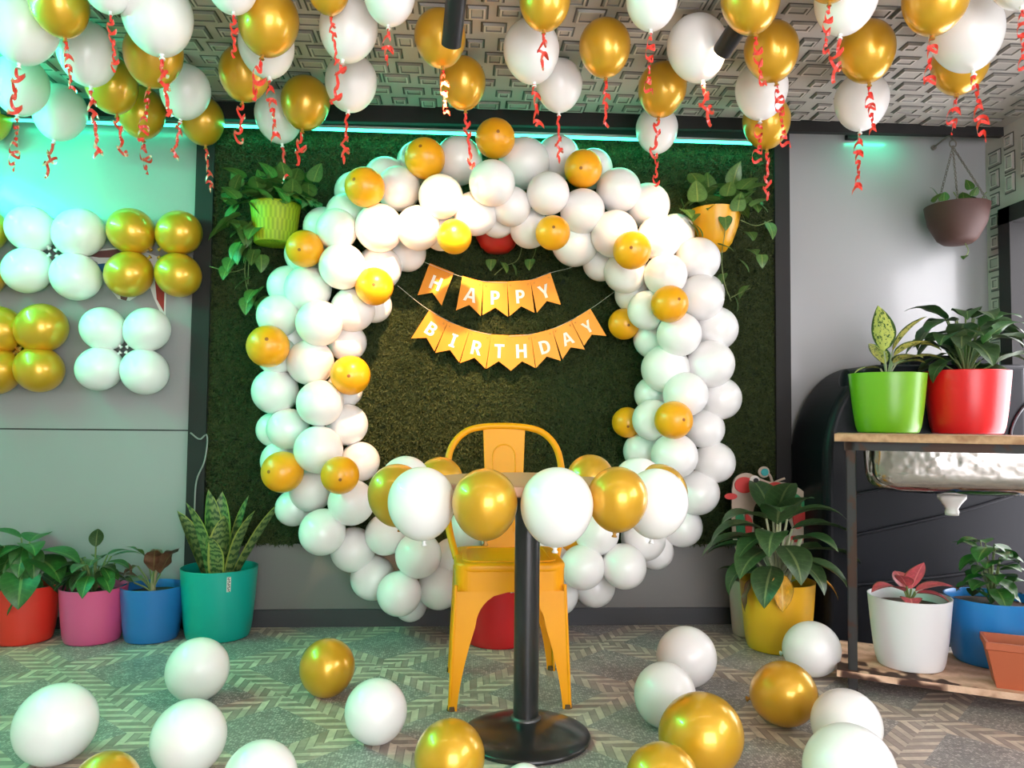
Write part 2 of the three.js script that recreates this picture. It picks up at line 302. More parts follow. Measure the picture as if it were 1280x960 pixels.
const archG = [[456, 234, 24, 4], [531, 198, 24.5, 3], [619, 173, 24, 3], [568, 296, 21, 3], [729, 211, 23, 3], [691, 291, 21, 3], [790, 313, 23, 5], [381, 311, 22.5, 3], [468, 358, 23, 3], [335, 433, 25.5, 3],
  [837, 380, 22.5, 4.4], [780, 405, 19, 0], [438, 469, 24, 3], [842, 525, 23, 4.4], [784, 528, 18.5, 0], [353, 590, 25, 3], [425, 594, 23, 5], [715, 672, 19, 1.5]];
const layerZ = [0.13, 0.20, 0.26, 0.32, 0.40, 0.45], zAt = (l) => { const i = Math.floor(l), f = l - i; return layerZ[i] + (f ? f * (layerZ[i + 1] - layerZ[i]) : 0); };
const archAll = [...archW.map((a) => ['white', ...a]), ...archG.map((a) => ['orange', ...a])].map(([kind, px, py, r, l]) => {
  const z = zAt(l) + (py > 225 && py < 300 && px > 545 && px < 700 ? 0.12 : 0), p = onZ(px, py, z), R = r / F * depthOf(p) * 1.03; return { kind, px, py, r, p, R, l };
});
for (let it = 0; it < 60; it++) for (let i = 0; i < archAll.length; i++) for (let j = i + 1; j < archAll.length; j++) {   // neighbours squeeze each other, sliding along the line of sight
  const a = archAll[i], b = archAll[j], d = a.p.distanceTo(b.p), want = 0.79 * (a.R + b.R);
  if (d >= want) continue;
  const [f, k] = a.p.z >= b.p.z ? [a, b] : [b, a], step = (want - d) * 0.25;
  for (const [o, s] of [[f, 1], [k, -1]]) {
    const z = Math.min(0.5, Math.max(0.035 + o.R, o.p.z + s * step)); o.p = onZ(o.px, o.py, z); o.R = o.r / F * depthOf(o.p) * 1.03;
  }
}
const archCentre = onZ(620, 465, 0.1);
for (const b of archAll) {
  const out = b.p.clone().sub(archCentre).setZ(0).normalize(), gold = b.kind === 'orange';
  const up = gold ? V(rr(-0.35, 0.35) + (b.px < 620 ? -0.15 : 0.05), rr(-0.3, 0.35), 1) : V(out.x * rr(-0.3, 0.6), out.y * rr(-0.3, 0.6), 0.8);
  const where = b.py < 255 ? 'in the crown of the arch below the light strip' : b.py > 640 ? 'at the foot of the arch above the skirting' : b.px < 620 ? (b.py < 410 ? 'in the arch flank beside the yellow-green basket' : 'in the arch flank towards the snake plant') : b.py < 400 ? 'in the arch flank beside the yellow wall pot' : 'in the arch flank towards the plant stand';
  const what = gold ? (b.l < 2 ? 'small gold balloon half hidden' : 'small orange-gold balloon stuck on') : b.l < 0.5 ? 'white balloon partly hidden behind others' : b.l > 2.5 ? 'full round white balloon in front' : 'white balloon packed between others';
  const label = what + ' ' + where;
  balloon(b.kind, 'round', b.p, b.R, up, label, label.replace('balloon', 'balloons'), gold ? 'gold_balloon' : 'white_balloon');
}
// flat four-balloon clusters on the white panel
for (const [kind, label, list] of [
  ['white', 'white balloon in the upper four-balloon cluster on the side panel', [[38, 286, 29], [99, 291, 31], [34, 338, 29], [95, 346, 30]]],
  ['gold', 'gold balloon in the upper four-balloon cluster next to the dark post', [[164, 289, 29], [224, 291, 28], [161, 343, 29], [223, 344, 28]]],
  ['gold', 'gold balloon in the lower four-balloon cluster on the side panel', [[52, 410, 31], [49, 462, 29], [-2, 412, 30], [-6, 464, 30]]],
  ['white', 'white balloon in the lower four-balloon cluster next to the dark post', [[129, 411, 27.5], [184, 412, 28], [124, 461, 28], [181, 465, 29]]],
  ['gold', 'gold balloon of the cluster beside the upper white cluster', [[-21, 287, 28], [-22, 344, 27]]]]) {
  const c = list.reduce((s, l) => [s[0] + l[0] / list.length, s[1] + l[1] / list.length], [0, 0]);
  for (const [px, py, r] of list) { const p = onZ(px, py, 0.105), R = r / F * depthOf(p) * 0.97; balloon(kind, 'round', p, R, p.clone().sub(onZ(c[0], c[1], 0.105)), label, label.replace(' balloon', ' balloons')); }
}
// balloons against the ceiling, each trailing a curled ribbon
function ribbonGeo(len, turns, amp, width, phase) {
  const pos = [], n = 64, pts = [];
  for (let i = 0; i <= n; i++) {
    const t = i / n, a = phase + turns * 6.283 * t, k = amp * Math.min(1, t * 5) * (0.55 + 0.45 * Math.sin(t * 9 + phase));
    pts.push(V(Math.cos(a) * k + 0.02 * Math.sin(t * 4 + phase), -len * t + amp * 0.5 * Math.sin(a * 2), Math.sin(a) * k + 0.012 * Math.sin(t * 5)));
  }
  for (let i = 0; i < n; i++) {
    const w = width / 2, a = pts[i], b = pts[i + 1], side = (k) => { const T = pts[Math.min(n, k + 1)].clone().sub(pts[Math.max(0, k - 1)]).normalize(), an = phase + turns * 6.283 * k / n; return T.cross(V(Math.cos(an), 0.15, Math.sin(an))).normalize().multiplyScalar(w); };
    const sa = side(i), sb = side(i + 1), q = [a.x + sa.x, a.y + sa.y, a.z + sa.z, a.x - sa.x, a.y - sa.y, a.z - sa.z, b.x - sb.x, b.y - sb.y, b.z - sb.z, b.x + sb.x, b.y + sb.y, b.z + sb.z];
    const g = (k) => pos.push(q[3 * k], q[3 * k + 1], q[3 * k + 2]); [0, 1, 2, 0, 2, 3].forEach(g);
  }
  const g = new THREE.BufferGeometry(); g.setAttribute('position', new THREE.Float32BufferAttribute(pos, 3)); g.computeVertexNormals(); return g;
}
const ribbons = [ribbonGeo(1.6, 3.2, 0.22, 0.11, 0), ribbonGeo(2.0, 4.2, 0.2, 0.11, 1.5), ribbonGeo(1.4, 3, 0.27, 0.11, 3), ribbonGeo(1.8, 4.6, 0.18, 0.11, 4.4), ribbonGeo(2.4, 5.5, 0.19, 0.125, 5.2)];
const ceilB = [['w', 30, 31, 40], ['w', 25, 104, 33], ['w', 75, 138, 31], ['g', 74, 4, 34], ['w', 109, 64, 35], ['g', 139, 104, 31], ['g', 192, 66, 35], ['g', 176, 138, 29], ['w', 197, 18, 42], ['w', 134, -20, 30], ['w', 232, 112, 30], ['g', 252, 148, 27],
  ['g', 336, 25, 37], ['w', 290, -20, 31], ['w', 333, 56, 34], ['g', 306, 89, 31], ['w', 348, 143, 29], ['g', 382, 126, 30], ['g', -14, 148, 25], ['g', 410, -14, 26], ['w', 436, 34, 36], ['w', 439, 101, 32], ['w', 487, -8, 32], ['g', 550, 45, 32], ['g', 578, 101, 29],
  ['w', 664, 61, 35], ['w', 699, 104, 29], ['g', 681, -1, 32], ['g', 756, 57, 32], ['w', 815, -2, 32], ['g', 828, 109, 30], ['w', 821, 160, 26], ['w', 871, 57, 37], ['g', 938, -2, 36], ['g', 964, 61, 33], ['w', 952, 110, 32], ['g', 958, 150, 29],
  ['w', 1058, -4, 38], ['g', 1083, 61, 34], ['w', 1077, 124, 32], ['g', 1170, -5, 39], ['w', 1208, 38, 42], ['g', 1200, 78, 33], ['g', 1040, -40, 34], ['w', 1275, -30, 34]];
ceilB.forEach(([k, px, py, r], i) => {
  const d = ray(px, py), t = (CEIL - 0.01 - EYE) / (d.y + 1.07 * r / F), p = at(px, py, t), R = r / F * t, lit = i === 32, spot = px < 262 ? 'above the white panel with balloon clusters' : px < 985 ? 'above the turf wall and arch' : 'above the panel with the hanging bowl';
  const up = V(rr(-0.18, 0.18), 1, rr(-0.12, 0.12));
  const b = balloon(k === 'w' ? 'white' : 'gold', 'tear', p, R, up, lit ? 'white balloon on the ceiling touching the tilted black spotlight' : (k === 'w' ? 'white' : 'gold') + ' ceiling balloon with curled red ribbon ' + spot, lit ? null : (k === 'w' ? 'white' : 'gold') + ' ceiling balloons ' + spot);
  const m = mesh('ribbon', ribbons[i % 5], M.ribbon, b); m.position.y = -1.33; m.rotation.y = rnd() * 6.28;
  tag(m, 'curled red ribbon');
});
// balloons taped round the table edge: pixel, radius, depth
for (const [k, px, py, r, d] of [['w', 527, 627, 42, 2.02], ['g', 606, 628, 41, 1.97], ['w', 696, 631, 45.5, 1.95], ['g', 772, 622, 37.5, 1.99], ['w', 820, 627, 40, 2.1], ['g', 496, 617, 36, 2.21], ['w', 507, 603, 32, 2.32], ['g', 550, 601, 29, 2.5], ['g', 738, 599, 30, 2.42], ['w', 798, 606, 33, 2.28], ['g', 823, 617, 36, 2.24]])
  balloon(k === 'w' ? 'white' : 'gold', 'plump', at(px, py, d), r / F * d, V((652 - px) * -0.0006, 1, 0.05), k === 'w' ? 'glossy white balloon fixed to the round table edge' : 'shiny gold balloon fixed to the round table edge', k === 'w' ? 'white balloons round the table' : 'gold balloons round the table');
// balloons lying on the floor: pixel, mean radius, up direction
for (const [k, px, py, r, up, label] of [['w', 70, 905, 48, V(0.6, 0.6, 0.3), 'white balloon on the floor before the pink pot'], ['w', 247, 837, 38, V(0.4, 0.7, 0.4), 'white balloon on the floor in front of the teal pot'], ['w', 236, 922, 45, V(0.5, 0.8, 0.3)], ['g', 132, 983, 41, V(0, 0.4, 1), 'gold balloon on the floor between white ones'], ['w', 325, 975, 46, V(0.2, 1, 0.5)],
  ['g', 409, 834, 34, V(0.1, 1, 0.1), 'gold balloon standing on the floor beside the yellow chair'], ['w', 470, 889, 38.5, V(-0.2, 0.8, 0.4), 'white balloon on the floor between chair leg and lone gold balloon'], ['g', 562, 946, 44, V(0.1, 0.9, 0.4), 'gold balloon touching the black table base'], ['w', 858, 821, 37, V(0.2, 0.5, 0.8), 'white floor balloon closer to the skirting in a touching pair'], ['w', 831, 868, 38, V(0.2, 0.9, 0.2), 'white floor balloon touching the large sideways gold balloon'],
  ['g', 877, 918, 50, V(0.9, 0.35, 0.3), 'large gold balloon lying on its side on the floor'], ['g', 828, 977, 46, V(-0.3, 0.4, 0.8), 'gold balloon on the floor touching the large sideways one'], ['g', 980, 867, 39, V(0.8, 0.3, 0.5), 'gold balloon on the floor near the plant stand leg'], ['w', 1015, 811, 33.5, V(0.7, 0.3, 0.6), 'white balloon resting against the yellow pot'],
  ['w', 1058, 905, 42, V(0.1, 0.4, 1), 'white balloon on the floor at the foot of the plant stand'], ['w', 1062, 965, 56, V(0, 1, 0.3)], ['w', 655, 985, 28, V(0.2, 1, 0.3)]]) {
  const d = ray(px, py), t = EYE / (r * 1.03 / F - d.y), p = at(px, py, t);
  balloon(k === 'w' ? 'white' : 'gold', 'round', p, r / F * t, up, label ?? 'plain white balloon lying loose on the floor', label ? null : 'loose white floor balloons');
}

// ------------------------------------------------------------------ banners
const font = await new FontLoader().loadAsync('fonts/droid/droid_sans_bold.typeface.json');
M.foil = phys(0.62, 0.22, 0.008, 0.4, { metalness: 0.45 }); M.letter = std(0.9, 0.86, 0.78, 0.6); M.string = std(0.5, 0.5, 0.42, 0.7);
function banner(label, zc, word, quads, stringPts) {
  const g = thing('birthday_banner', label, 'banner', V(0, 0, 0));
  quads.forEach(([tl, tr, bl, br], i) => {
    const z = zc + (i % 2) * 0.008, [A, B, C, D] = [tl, tr, bl, br].map(([x, y]) => onZ(x, y, z)), mid = C.clone().lerp(D, 0.5).lerp(A.clone().lerp(B, 0.5), 0.24);
    const s = new THREE.Shape([A, B, D, mid, C].map((p) => new THREE.Vector2(p.x, p.y)));
    const p = mesh('pennant', new THREE.ExtrudeGeometry(s, { depth: 0.0015, bevelEnabled: false }).translate(0, 0, z), M.foil, g);
    const up = A.clone().lerp(B, 0.5).sub(C.clone().lerp(D, 0.5)), h = up.length(), ang = Math.atan2(B.y - A.y, B.x - A.x);
    const t = new TextGeometry(word[i], { font, size: h * 0.40, depth: 0.002, curveSegments: 4 }); t.computeBoundingBox();
    const bb = t.boundingBox, cx = (bb.min.x + bb.max.x) / 2, cy = (bb.min.y + bb.max.y) / 2;
    const c = A.clone().add(B).add(C).add(D).multiplyScalar(0.25).addScaledVector(up, 0.03);
    t.translate(-cx, -cy, 0).rotateZ(ang).translate(c.x, c.y, z + 0.0012); tag(mesh('letter', t, M.letter, p), 'white letter ' + word[i]);
    const e = [A.clone().lerp(D, 0.12), B.clone().lerp(C, 0.12)].map((q) => new THREE.TorusGeometry(0.003, 0.001, 6, 12).translate(q.x, q.y, z + 0.002)); mesh('eyelet', merge(e), M.knotGold, p);
  });
  mesh('string', tube(stringPts.map(([x, y]) => onZ(x, y, zc + 0.004)), 0.0011, 60, 5), M.string, g);
}
banner('gold foil pennant banner reading HAPPY strung inside the arch', 0.07, 'HAPPY', [[[537, 329], [567, 341], [522, 369], [552, 382]], [[578, 345], [604, 352], [570, 388], [601, 395]], [[604, 352], [634, 352], [603, 394], [635, 396]], [[634, 352], [663, 350], [637, 395], [668, 391]], [[663, 350], [688, 341], [671, 391], [701, 381]]],
  [[512, 318], [536, 330], [578, 346], [620, 353], [662, 350], [688, 341], [712, 335], [738, 324]]);
banner('gold foil pennant banner reading BIRTHDAY below the shorter one', 0.09, 'BIRTHDAY', [[[537, 387], [560, 402], [514, 423], [543, 439]], [[560, 402], [587, 412], [544, 441], [574, 453]], [[587, 412], [614, 418], [575, 454], [607, 461]], [[614, 418], [636, 419], [608, 461], [638, 463]], [[636, 419], [664, 418], [638, 464], [669, 460]], [[664, 418], [690, 411], [670, 460], [701, 451]], [[690, 411], [714, 401], [703, 449], [731, 437]], [[714, 401], [738, 386], [730, 432], [758, 420]]],
  [[497, 357], [537, 388], [587, 412], [640, 420], [690, 411], [738, 386], [769, 364]]);

// ------------------------------------------------------------------ table
{
  const p = onY(657, 922, 0), t = thing('round_table', 'round table with black pedestal and balloons round its top', 'table', p);
  const black = phys(0.013, 0.013, 0.015, 0.3, { clearcoat: 0.3 });
  mesh('table_base', lathe([[0, 0], [0.183, 0], [0.187, 0.006], [0.183, 0.014], [0.15, 0.028], [0.09, 0.046], [0.05, 0.055], [0, 0.056]], 56), black, t);
  mesh('collar', lathe([[0.036, 0.05], [0.044, 0.05], [0.044, 0.06], [0.036, 0.064]], 32), std(0.1, 0.1, 0.1, 0.4, 0.7), t);
  mesh('pole', cyl(0.0365, 0.0365, 0.655, 36).translate(0, 0.05 + 0.3275, 0), black, t);
  mesh('support_plate', box(-0.11, 0.11, 0.703, 0.711, -0.11, 0.11), black, t);
  mesh('tabletop', lathe([[0, 0.711], [0.275, 0.711], [0.28, 0.716], [0.28, 0.735], [0.275, 0.74], [0, 0.74]], 64), std(0.55, 0.33, 0.22, 0.45), t);
}
// ------------------------------------------------------------------ yellow metal chair
{
  const fp = onY(636, 884, 0), bp = onY(628, 840, 0), c = fp.clone().lerp(bp, 0.5), t = thing('metal_chair', 'orange-yellow metal cafe chair with hoop back behind the table', 'chair', c, 0.02);
  const m = phys(0.9, 0.36, 0.003, 0.38, { specularIntensity: 0.55 });
  const width = (y) => y < 0.26 ? 0.027 + 0.046 * Math.pow(y / 0.26, 1.6) : 0.073 + 0.107 * (1 - Math.sqrt(Math.max(0, 1 - ((y - 0.26) / 0.105) ** 2)));
  const plate = (sx, sz, alongX) => {
    const lev = 26, pos = [], idx = [], th = 0.006;
    for (let i = 0; i <= lev; i++) {
      const y = 0.365 * i / lev, k = 1 - y / 0.45, ox = 0.1760 + 0.018 * k, oz = 0.1755 + 0.022 * k, w = width(y);
      const q = alongX ? [[ox, oz], [ox - w, oz], [ox - w, oz - th], [ox, oz - th]] : [[ox, oz], [ox, oz - w], [ox - th, oz - w], [ox - th, oz]];
      for (const [x, z] of q) pos.push(sx * x, y, sz * z);
    }
    for (let i = 0; i < lev; i++) for (let k = 0; k < 4; k++) { const a = i * 4 + k, b = i * 4 + (k + 1) % 4; idx.push(a, b, b + 4, a, b + 4, a + 4); }
    idx.push(0, 2, 1, 0, 3, 2);
    const g = new THREE.BufferGeometry(); g.setAttribute('position', new THREE.Float32BufferAttribute(pos, 3)); g.setIndex(idx); const f = g.toNonIndexed(); f.computeVertexNormals(); f.setAttribute('uv', new THREE.Float32BufferAttribute(new Float32Array(f.attributes.position.count * 2), 2)); return f;
  };
  for (const sx of [-1, 1]) for (const sz of [1, -1]) {
    const edge = tube([V(sx * 0.190, 0.004, sz * 0.194), V(sx * 0.1745, 0.385, sz * 0.174)], 0.006, 6, 8);
    const leg = mesh('leg', merge([plate(sx, sz, true), plate(sx, sz, false), edge]), m, t);
    mesh('foot_cap', cyl(0.013, 0.015, 0.014, 12).translate(sx * 0.184, 0.007, sz * 0.188), std(0.12, 0.06, 0.02, 0.7), leg);
  }
  const rr2 = (a, r) => { const s = new THREE.Shape(), b = a - r; s.moveTo(-b, -a); s.lineTo(b, -a); s.quadraticCurveTo(a, -a, a, -b); s.lineTo(a, b); s.quadraticCurveTo(a, a, b, a); s.lineTo(-b, a); s.quadraticCurveTo(-a, a, -a, b); s.lineTo(-a, -b); s.quadraticCurveTo(-a, -a, -b, -a); return s; };
  const ap = rr2(0.178, 0.05); ap.holes.push(new THREE.Path(rr2(0.170, 0.045).getPoints(8)));
  mesh('apron', new THREE.ExtrudeGeometry(ap, { depth: 0.075, bevelEnabled: false, curveSegments: 10 }).rotateX(-Math.PI / 2).translate(0, 0.362, 0), m, t);
  mesh('seat', new THREE.ExtrudeGeometry(rr2(0.168, 0.05), { depth: 0.006, bevelEnabled: true, bevelSize: 0.013, bevelThickness: 0.013, bevelSegments: 4, curveSegments: 10 }).rotateX(-Math.PI / 2).translate(0, 0.434, 0), m, t);
  const seatRim = rr2(0.150, 0.05); seatRim.holes.push(new THREE.Path(rr2(0.138, 0.045).getPoints(8)));
  mesh('seat_ridge', new THREE.ExtrudeGeometry(seatRim, { depth: 0.003, bevelEnabled: true, bevelSize: 0.003, bevelThickness: 0.002, bevelSegments: 2 }).rotateX(-Math.PI / 2).translate(0, 0.452, 0), m, t);
  const half = [[0.172, 0.44, 0.0], [0.196, 0.52, -0.06], [0.209, 0.62, -0.105], [0.208, 0.74, -0.145], [0.190, 0.815, -0.168], [0.145, 0.865, -0.182], [0.085, 0.884, -0.188]];
  mesh('back_hoop', tube([...half.map(([x, y, z]) => V(-x, y, z)), ...half.slice().reverse().map(([x, y, z]) => V(x, y, z))], 0.0125, 90, 12), m, t);
  const slat = new THREE.Shape([[-0.058, 0], [0.058, 0], [0.076, 0.435], [-0.076, 0.435]].map(([x, y]) => new THREE.Vector2(x, y)));
  const tilt = -Math.atan2(0.05, 0.435), sg = (g) => g.rotateX(tilt).translate(0, 0.447, -0.14);
  const b = mesh('back_slat', sg(new THREE.ExtrudeGeometry(slat, { depth: 0.004, bevelEnabled: true, bevelSize: 0.002, bevelThickness: 0.002, bevelSegments: 2 })), m, t);
  const arch = []; arch.push(V(-0.036, 0.06, 0.005)); for (let i = 0; i <= 12; i++) { const a = Math.PI - i / 12 * Math.PI; arch.push(V(0.041 * Math.cos(a), 0.335 + 0.041 * Math.sin(a), 0.005)); } arch.push(V(0.036, 0.06, 0.005));
  mesh('embossed_ridge', sg(tube(arch, 0.003, 60, 6)), m, b);
}

// ------------------------------------------------------------------ plants
function leafGeo(L, Wd, { bend = 0.5, fold = 0.25, tip = 1, wave = 0, shape = 'lance' } = {}) {    // grows along +z, upper side +y
  const n = 10, m = 4, pos = [], uv = [], idx = [];
  let y = 0, z = 0;
  for (let i = 0; i <= n; i++) {
    const t = i / n, a = -bend * t * t * 1.6;
    if (i) { y += Math.sin(a) * L / n; z += Math.cos(a) * L / n; }
    const w = shape === 'heart' ? Wd * Math.pow(Math.sin(Math.PI * Math.pow(Math.min(1, t * 0.95 + 0.05), 0.55)), 0.8) : shape === 'sword' ? Wd * (t < 0.55 ? 0.72 + 0.28 * Math.sin(t / 0.55 * 1.57) : Math.pow(Math.max(0, Math.cos((t - 0.55) / 0.45 * 1.57)), 0.75)) : Wd * Math.pow(Math.sin(Math.PI * Math.pow(t, 0.8)), 0.85 * tip);
    for (let j = 0; j <= m; j++) {
      const s = j / m * 2 - 1, x = s * Math.max(w, 0.0004) / 2;
      pos.push(x, y + Math.abs(s) * fold * w / 2 + wave * w * Math.sin(t * 14 + s) * Math.abs(s), z); uv.push(j / m, t);
    }
  }
  for (let i = 0; i < n; i++) for (let j = 0; j < m; j++) { const a = i * (m + 1) + j, b = a + m + 1; idx.push(a, b, a + 1, a + 1, b, b + 1); }
  const g = new THREE.BufferGeometry(); g.setAttribute('position', new THREE.Float32BufferAttribute(pos, 3)); g.setAttribute('uv', new THREE.Float32BufferAttribute(uv, 2)); g.setIndex(idx); g.computeVertexNormals(); return g;
}
const leafTex = (fn) => texture(64, fn, 1, true, 128);
const veinLeaf = (base, vein, edge, amt = 0.5) => leafTex((u, v) => { const s = Math.abs(u - 0.5) * 2, side = Math.abs(((v * 9 - s * 1.6) % 1 + 1) % 1 - 0.5) * 2, mid = s < 0.07 ? 1 : 0, n = fbm(u, v, 8); let k = Math.max(mid, side > 0.85 ? amt * 0.5 : 0); const e = s > 0.9 ? 1 : 0; return base.map((b, i) => ((b * (0.8 + 0.4 * n)) * (1 - k) + vein[i] * k) * (1 - e) + edge[i] * e); });
const leafMat = (map) => new THREE.MeshPhysicalMaterial({ map, roughness: 0.42, side: THREE.DoubleSide });
M.leafDark = leafMat(veinLeaf([0.22, 0.32, 0.18], [0.44, 0.50, 0.32], [0.26, 0.35, 0.2]));
M.leafGreen = leafMat(veinLeaf([0.17, 0.36, 0.14], [0.38, 0.5, 0.25], [0.2, 0.36, 0.15]));
M.leafPothos = leafMat(veinLeaf([0.30, 0.44, 0.20], [0.48, 0.56, 0.28], [0.26, 0.40, 0.18]));
M.leafBrown = leafMat(veinLeaf([0.42, 0.27, 0.2], [0.5, 0.42, 0.28], [0.38, 0.2, 0.15]));
M.leafPink = leafMat(veinLeaf([0.74, 0.33, 0.36], [0.84, 0.52, 0.50], [0.5, 0.3, 0.2]));
M.leafYellow = leafMat(veinLeaf([0.82, 0.6, 0.12], [0.85, 0.7, 0.3], [0.6, 0.42, 0.1]));
M.leafPale = leafMat(leafTex((u, v) => { const s = Math.abs(u - 0.5) * 2, n = fbm(u, v, 16), e = s > 0.78 + 0.3 * (n - 0.5) || n < 0.36; return e ? [0.25, 0.34, 0.14] : [0.72 + 0.15 * n, 0.72 + 0.12 * n, 0.42]; }));
M.leafSword = leafMat(leafTex((u, v) => { const s = Math.abs(u - 0.5) * 2, b = Math.sin(v * 70 + 3 * fbm(u, v, 8) * 3 + s * 1.5) > 0.15, n = fbm(u, v, 8); return s > 0.86 ? [0.58, 0.62, 0.28] : b ? [0.20, 0.32, 0.17] : [0.40 + 0.1 * n, 0.52, 0.30]; }));
M.stem = std(0.16, 0.22, 0.07, 0.6); M.soil = std(0.045, 0.028, 0.02, 0.95); M.stemPale = std(0.42, 0.45, 0.28, 0.55);
M.soilTex = std(1, 1, 1, 0.95, 0, { map: texture(128, (u, v) => { const n = fbm(u, v, 32); return [0.16 + 0.2 * n, 0.11 + 0.14 * n, 0.085 + 0.1 * n]; }) });
// a leaf on its stalk: base point, azimuth (0 = +x, pi/2 = toward the room), rise and reach of the stalk, leaf pitch
function leaf(parent, base, az, rise, reach, L, W0, pitch, mat, o = {}) {
  const Wd = W0 * (o.shape ? 1 : 1.4);
  const dir = V(Math.cos(az), 0, Math.sin(az)), tipP = base.clone().addScaledVector(dir, reach).add(V(0, rise, 0));
  const g = leafGeo(L, Wd, o); if (o.roll) g.rotateZ(o.roll); g.rotateX(-pitch).rotateY(Math.PI / 2 - az).translate(tipP.x, tipP.y, tipP.z);
  const m = mesh(o.name ?? 'leaf', g, mat, parent);
  if (rise || reach) mesh('stalk', tube([base, base.clone().lerp(tipP, 0.5).addScaledVector(dir, -reach * 0.12), tipP], o.stalk ?? 0.0035, 8, 5), o.stalkMat ?? M.stem, m);
  return m;
}
function potGeo(rt, rb, h) { const w = 0.005, o = []; for (let i = 0; i <= 12; i++) { const t = i / 12; o.push([rb + (rt - rb) * Math.pow(t, 0.62), 0.006 + (h - 0.006) * t]); } return lathe([[0, 0], [rb - 0.012, 0], [rb - 0.003, 0.002], ...o, [rt + 0.001, h + 0.003], [rt - w, h + 0.003], [rt - w - 0.002, h - 0.02], [rb + (rt - rb) * 0.8 - w, h * 0.5]], 56); }
M.pot = (r, g, b) => phys(r, g, b, 0.35, { clearcoat: 0.25, clearcoatRoughness: 0.25 });
function potted(label, cx, by, rimW, hpx, y0, rbk, mat, soilAt = 0.86, name = 'potted_plant') {
  const p0 = onY(cx, by, y0), d0 = depthOf(p0), rt = rimW / 2 / F * (d0 + 0.1), away = p0.clone().sub(camera.position).setY(0).normalize();
  const p = p0.addScaledVector(away, rt * rbk), d = depthOf(p), k = d / F, h = hpx * k, R = rimW / 2 * k;
  const t = thing(name, label, 'potted plant', p), pot = mesh('pot', potGeo(R, R * rbk, h), mat, t);
  mesh('soil', lathe([[0, soilAt * h + 0.006], [R * 0.5, soilAt * h + 0.003], [R * 0.955, soilAt * h]], 32), M.soilTex, pot);
  return { t, pot, R, h, k, p, top: V(0, soilAt * h, 0) };
}
function sticker(P, px, mat) {                            // narrow printed tag below the rim, facing the room
  const ang = px, R = P.R * 0.992, g = new THREE.CylinderGeometry(R + 0.0025, R * 0.985 + 0.0012, 0.06, 4, 1, true, ang, 0.045 / P.R * 0.35).translate(0, P.h - 0.045, 0);
  mesh('paper_tag', g, mat, P.pot);
}
const tagMat = (() => {
  const c = document.createElement('canvas'); c.width = 32; c.height = 128; const x = c.getContext('2d');
  x.fillStyle = '#e8e8e4'; x.fillRect(0, 0, 32, 128); x.fillStyle = '#111'; for (let i = 0; i < 9; i++) { x.fillRect(3, 5 + i * 14, 26, 5); x.fillRect(6 + (i % 3) * 6, 11 + i * 14, 9, 4); }
  const t = new THREE.CanvasTexture(c); t.colorSpace = THREE.SRGBColorSpace; return new THREE.MeshStandardMaterial({ map: t, roughness: 0.6, side: THREE.DoubleSide });
})();
const PI = Math.PI;
{ // red pot, big glossy leaves
  const P = potted('red pot with broad glossy green leaves beside the pink pot', 28, 808, 80, 68, 0, 0.82, M.pot(0.72, 0.035, 0.02));
  for (const [az, rise, reach, L, w, pit] of [[0.5, 0.15, 0.05, 0.2, 0.1, -0.2], [1.2, 0.12, 0.06, 0.19, 0.1, -0.7], [2.3, 0.14, 0.05, 0.18, 0.08, -0.3], [0.15, 0.17, 0.06, 0.19, 0.085, 0], [1.7, 0.07, 0.07, 0.17, 0.075, -1.0], [3.0, 0.22, 0.02, 0.15, 0.065, 0.45], [0.9, 0.2, 0.03, 0.15, 0.07, 0.1], [2.0, 0.19, 0.02, 0.14, 0.07, -0.1], [0.1, 0.08, 0.05, 0.2, 0.07, -0.5], [4.6, 0.2, 0.03, 0.16, 0.08, 0.3], [2.8, 0.08, 0.05, 0.15, 0.06, -0.4]])
    leaf(P.t, P.top, az, rise, reach, L, w, pit, M.leafGreen, { bend: 0.5 });
  for (let i = 0; i < 14; i++) leaf(P.t, P.top, rr(-0.5, 3.4), rr(0.05, 0.2), rr(0.03, 0.09), rr(0.12, 0.17), rr(0.055, 0.075), rr(-1.0, 0.2), M.leafGreen, { bend: 0.6 });
}
{ // pink pot
  const P = potted('pink pot with a thin dark-leaved plant between red and blue pots', 115, 808, 78, 66, 0, 0.82, M.pot(0.72, 0.10, 0.26));
  mesh('stem', tube([P.top, P.top.clone().add(V(0.01, 0.07, 0)), P.top.clone().add(V(0.0, 0.13, 0.01))], 0.005, 10, 6), M.stem, P.t);
  for (const [az, rise, reach, L, w, pit] of [[0.3, 0.13, 0.05, 0.12, 0.045, 0.1], [-0.2, 0.15, 0.06, 0.12, 0.03, 0.3], [1.3, 0.14, 0.02, 0.1, 0.05, 0.2], [2.6, 0.13, 0.05, 0.12, 0.055, -0.1], [3.3, 0.11, 0.06, 0.12, 0.05, -0.4], [1.0, 0.19, 0.005, 0.09, 0.04, 1.4], [0.8, 0.1, 0.05, 0.1, 0.045, -0.6], [2.0, 0.1, 0.04, 0.1, 0.05, -0.6], [4.5, 0.14, 0.03, 0.1, 0.045, 0.1], [5.4, 0.15, 0.05, 0.1, 0.035, 0.3]])
    leaf(P.t, P.top, az, rise, reach, L, w, pit, M.leafDark, { bend: 0.45 });
  leaf(P.t, P.top, 0.15, 0.13, 0.09, 0.09, 0.035, -0.2, M.leafBrown, { bend: 0.7 });
  for (let i = 0; i < 16; i++) leaf(P.t, P.top, rr(0.2, 4.2), rr(0.07, 0.18), rr(0.02, 0.09), rr(0.08, 0.12), rr(0.035, 0.055), rr(-0.9, 0.3), i % 3 ? M.leafGreen : M.leafDark, { bend: 0.5 });
}
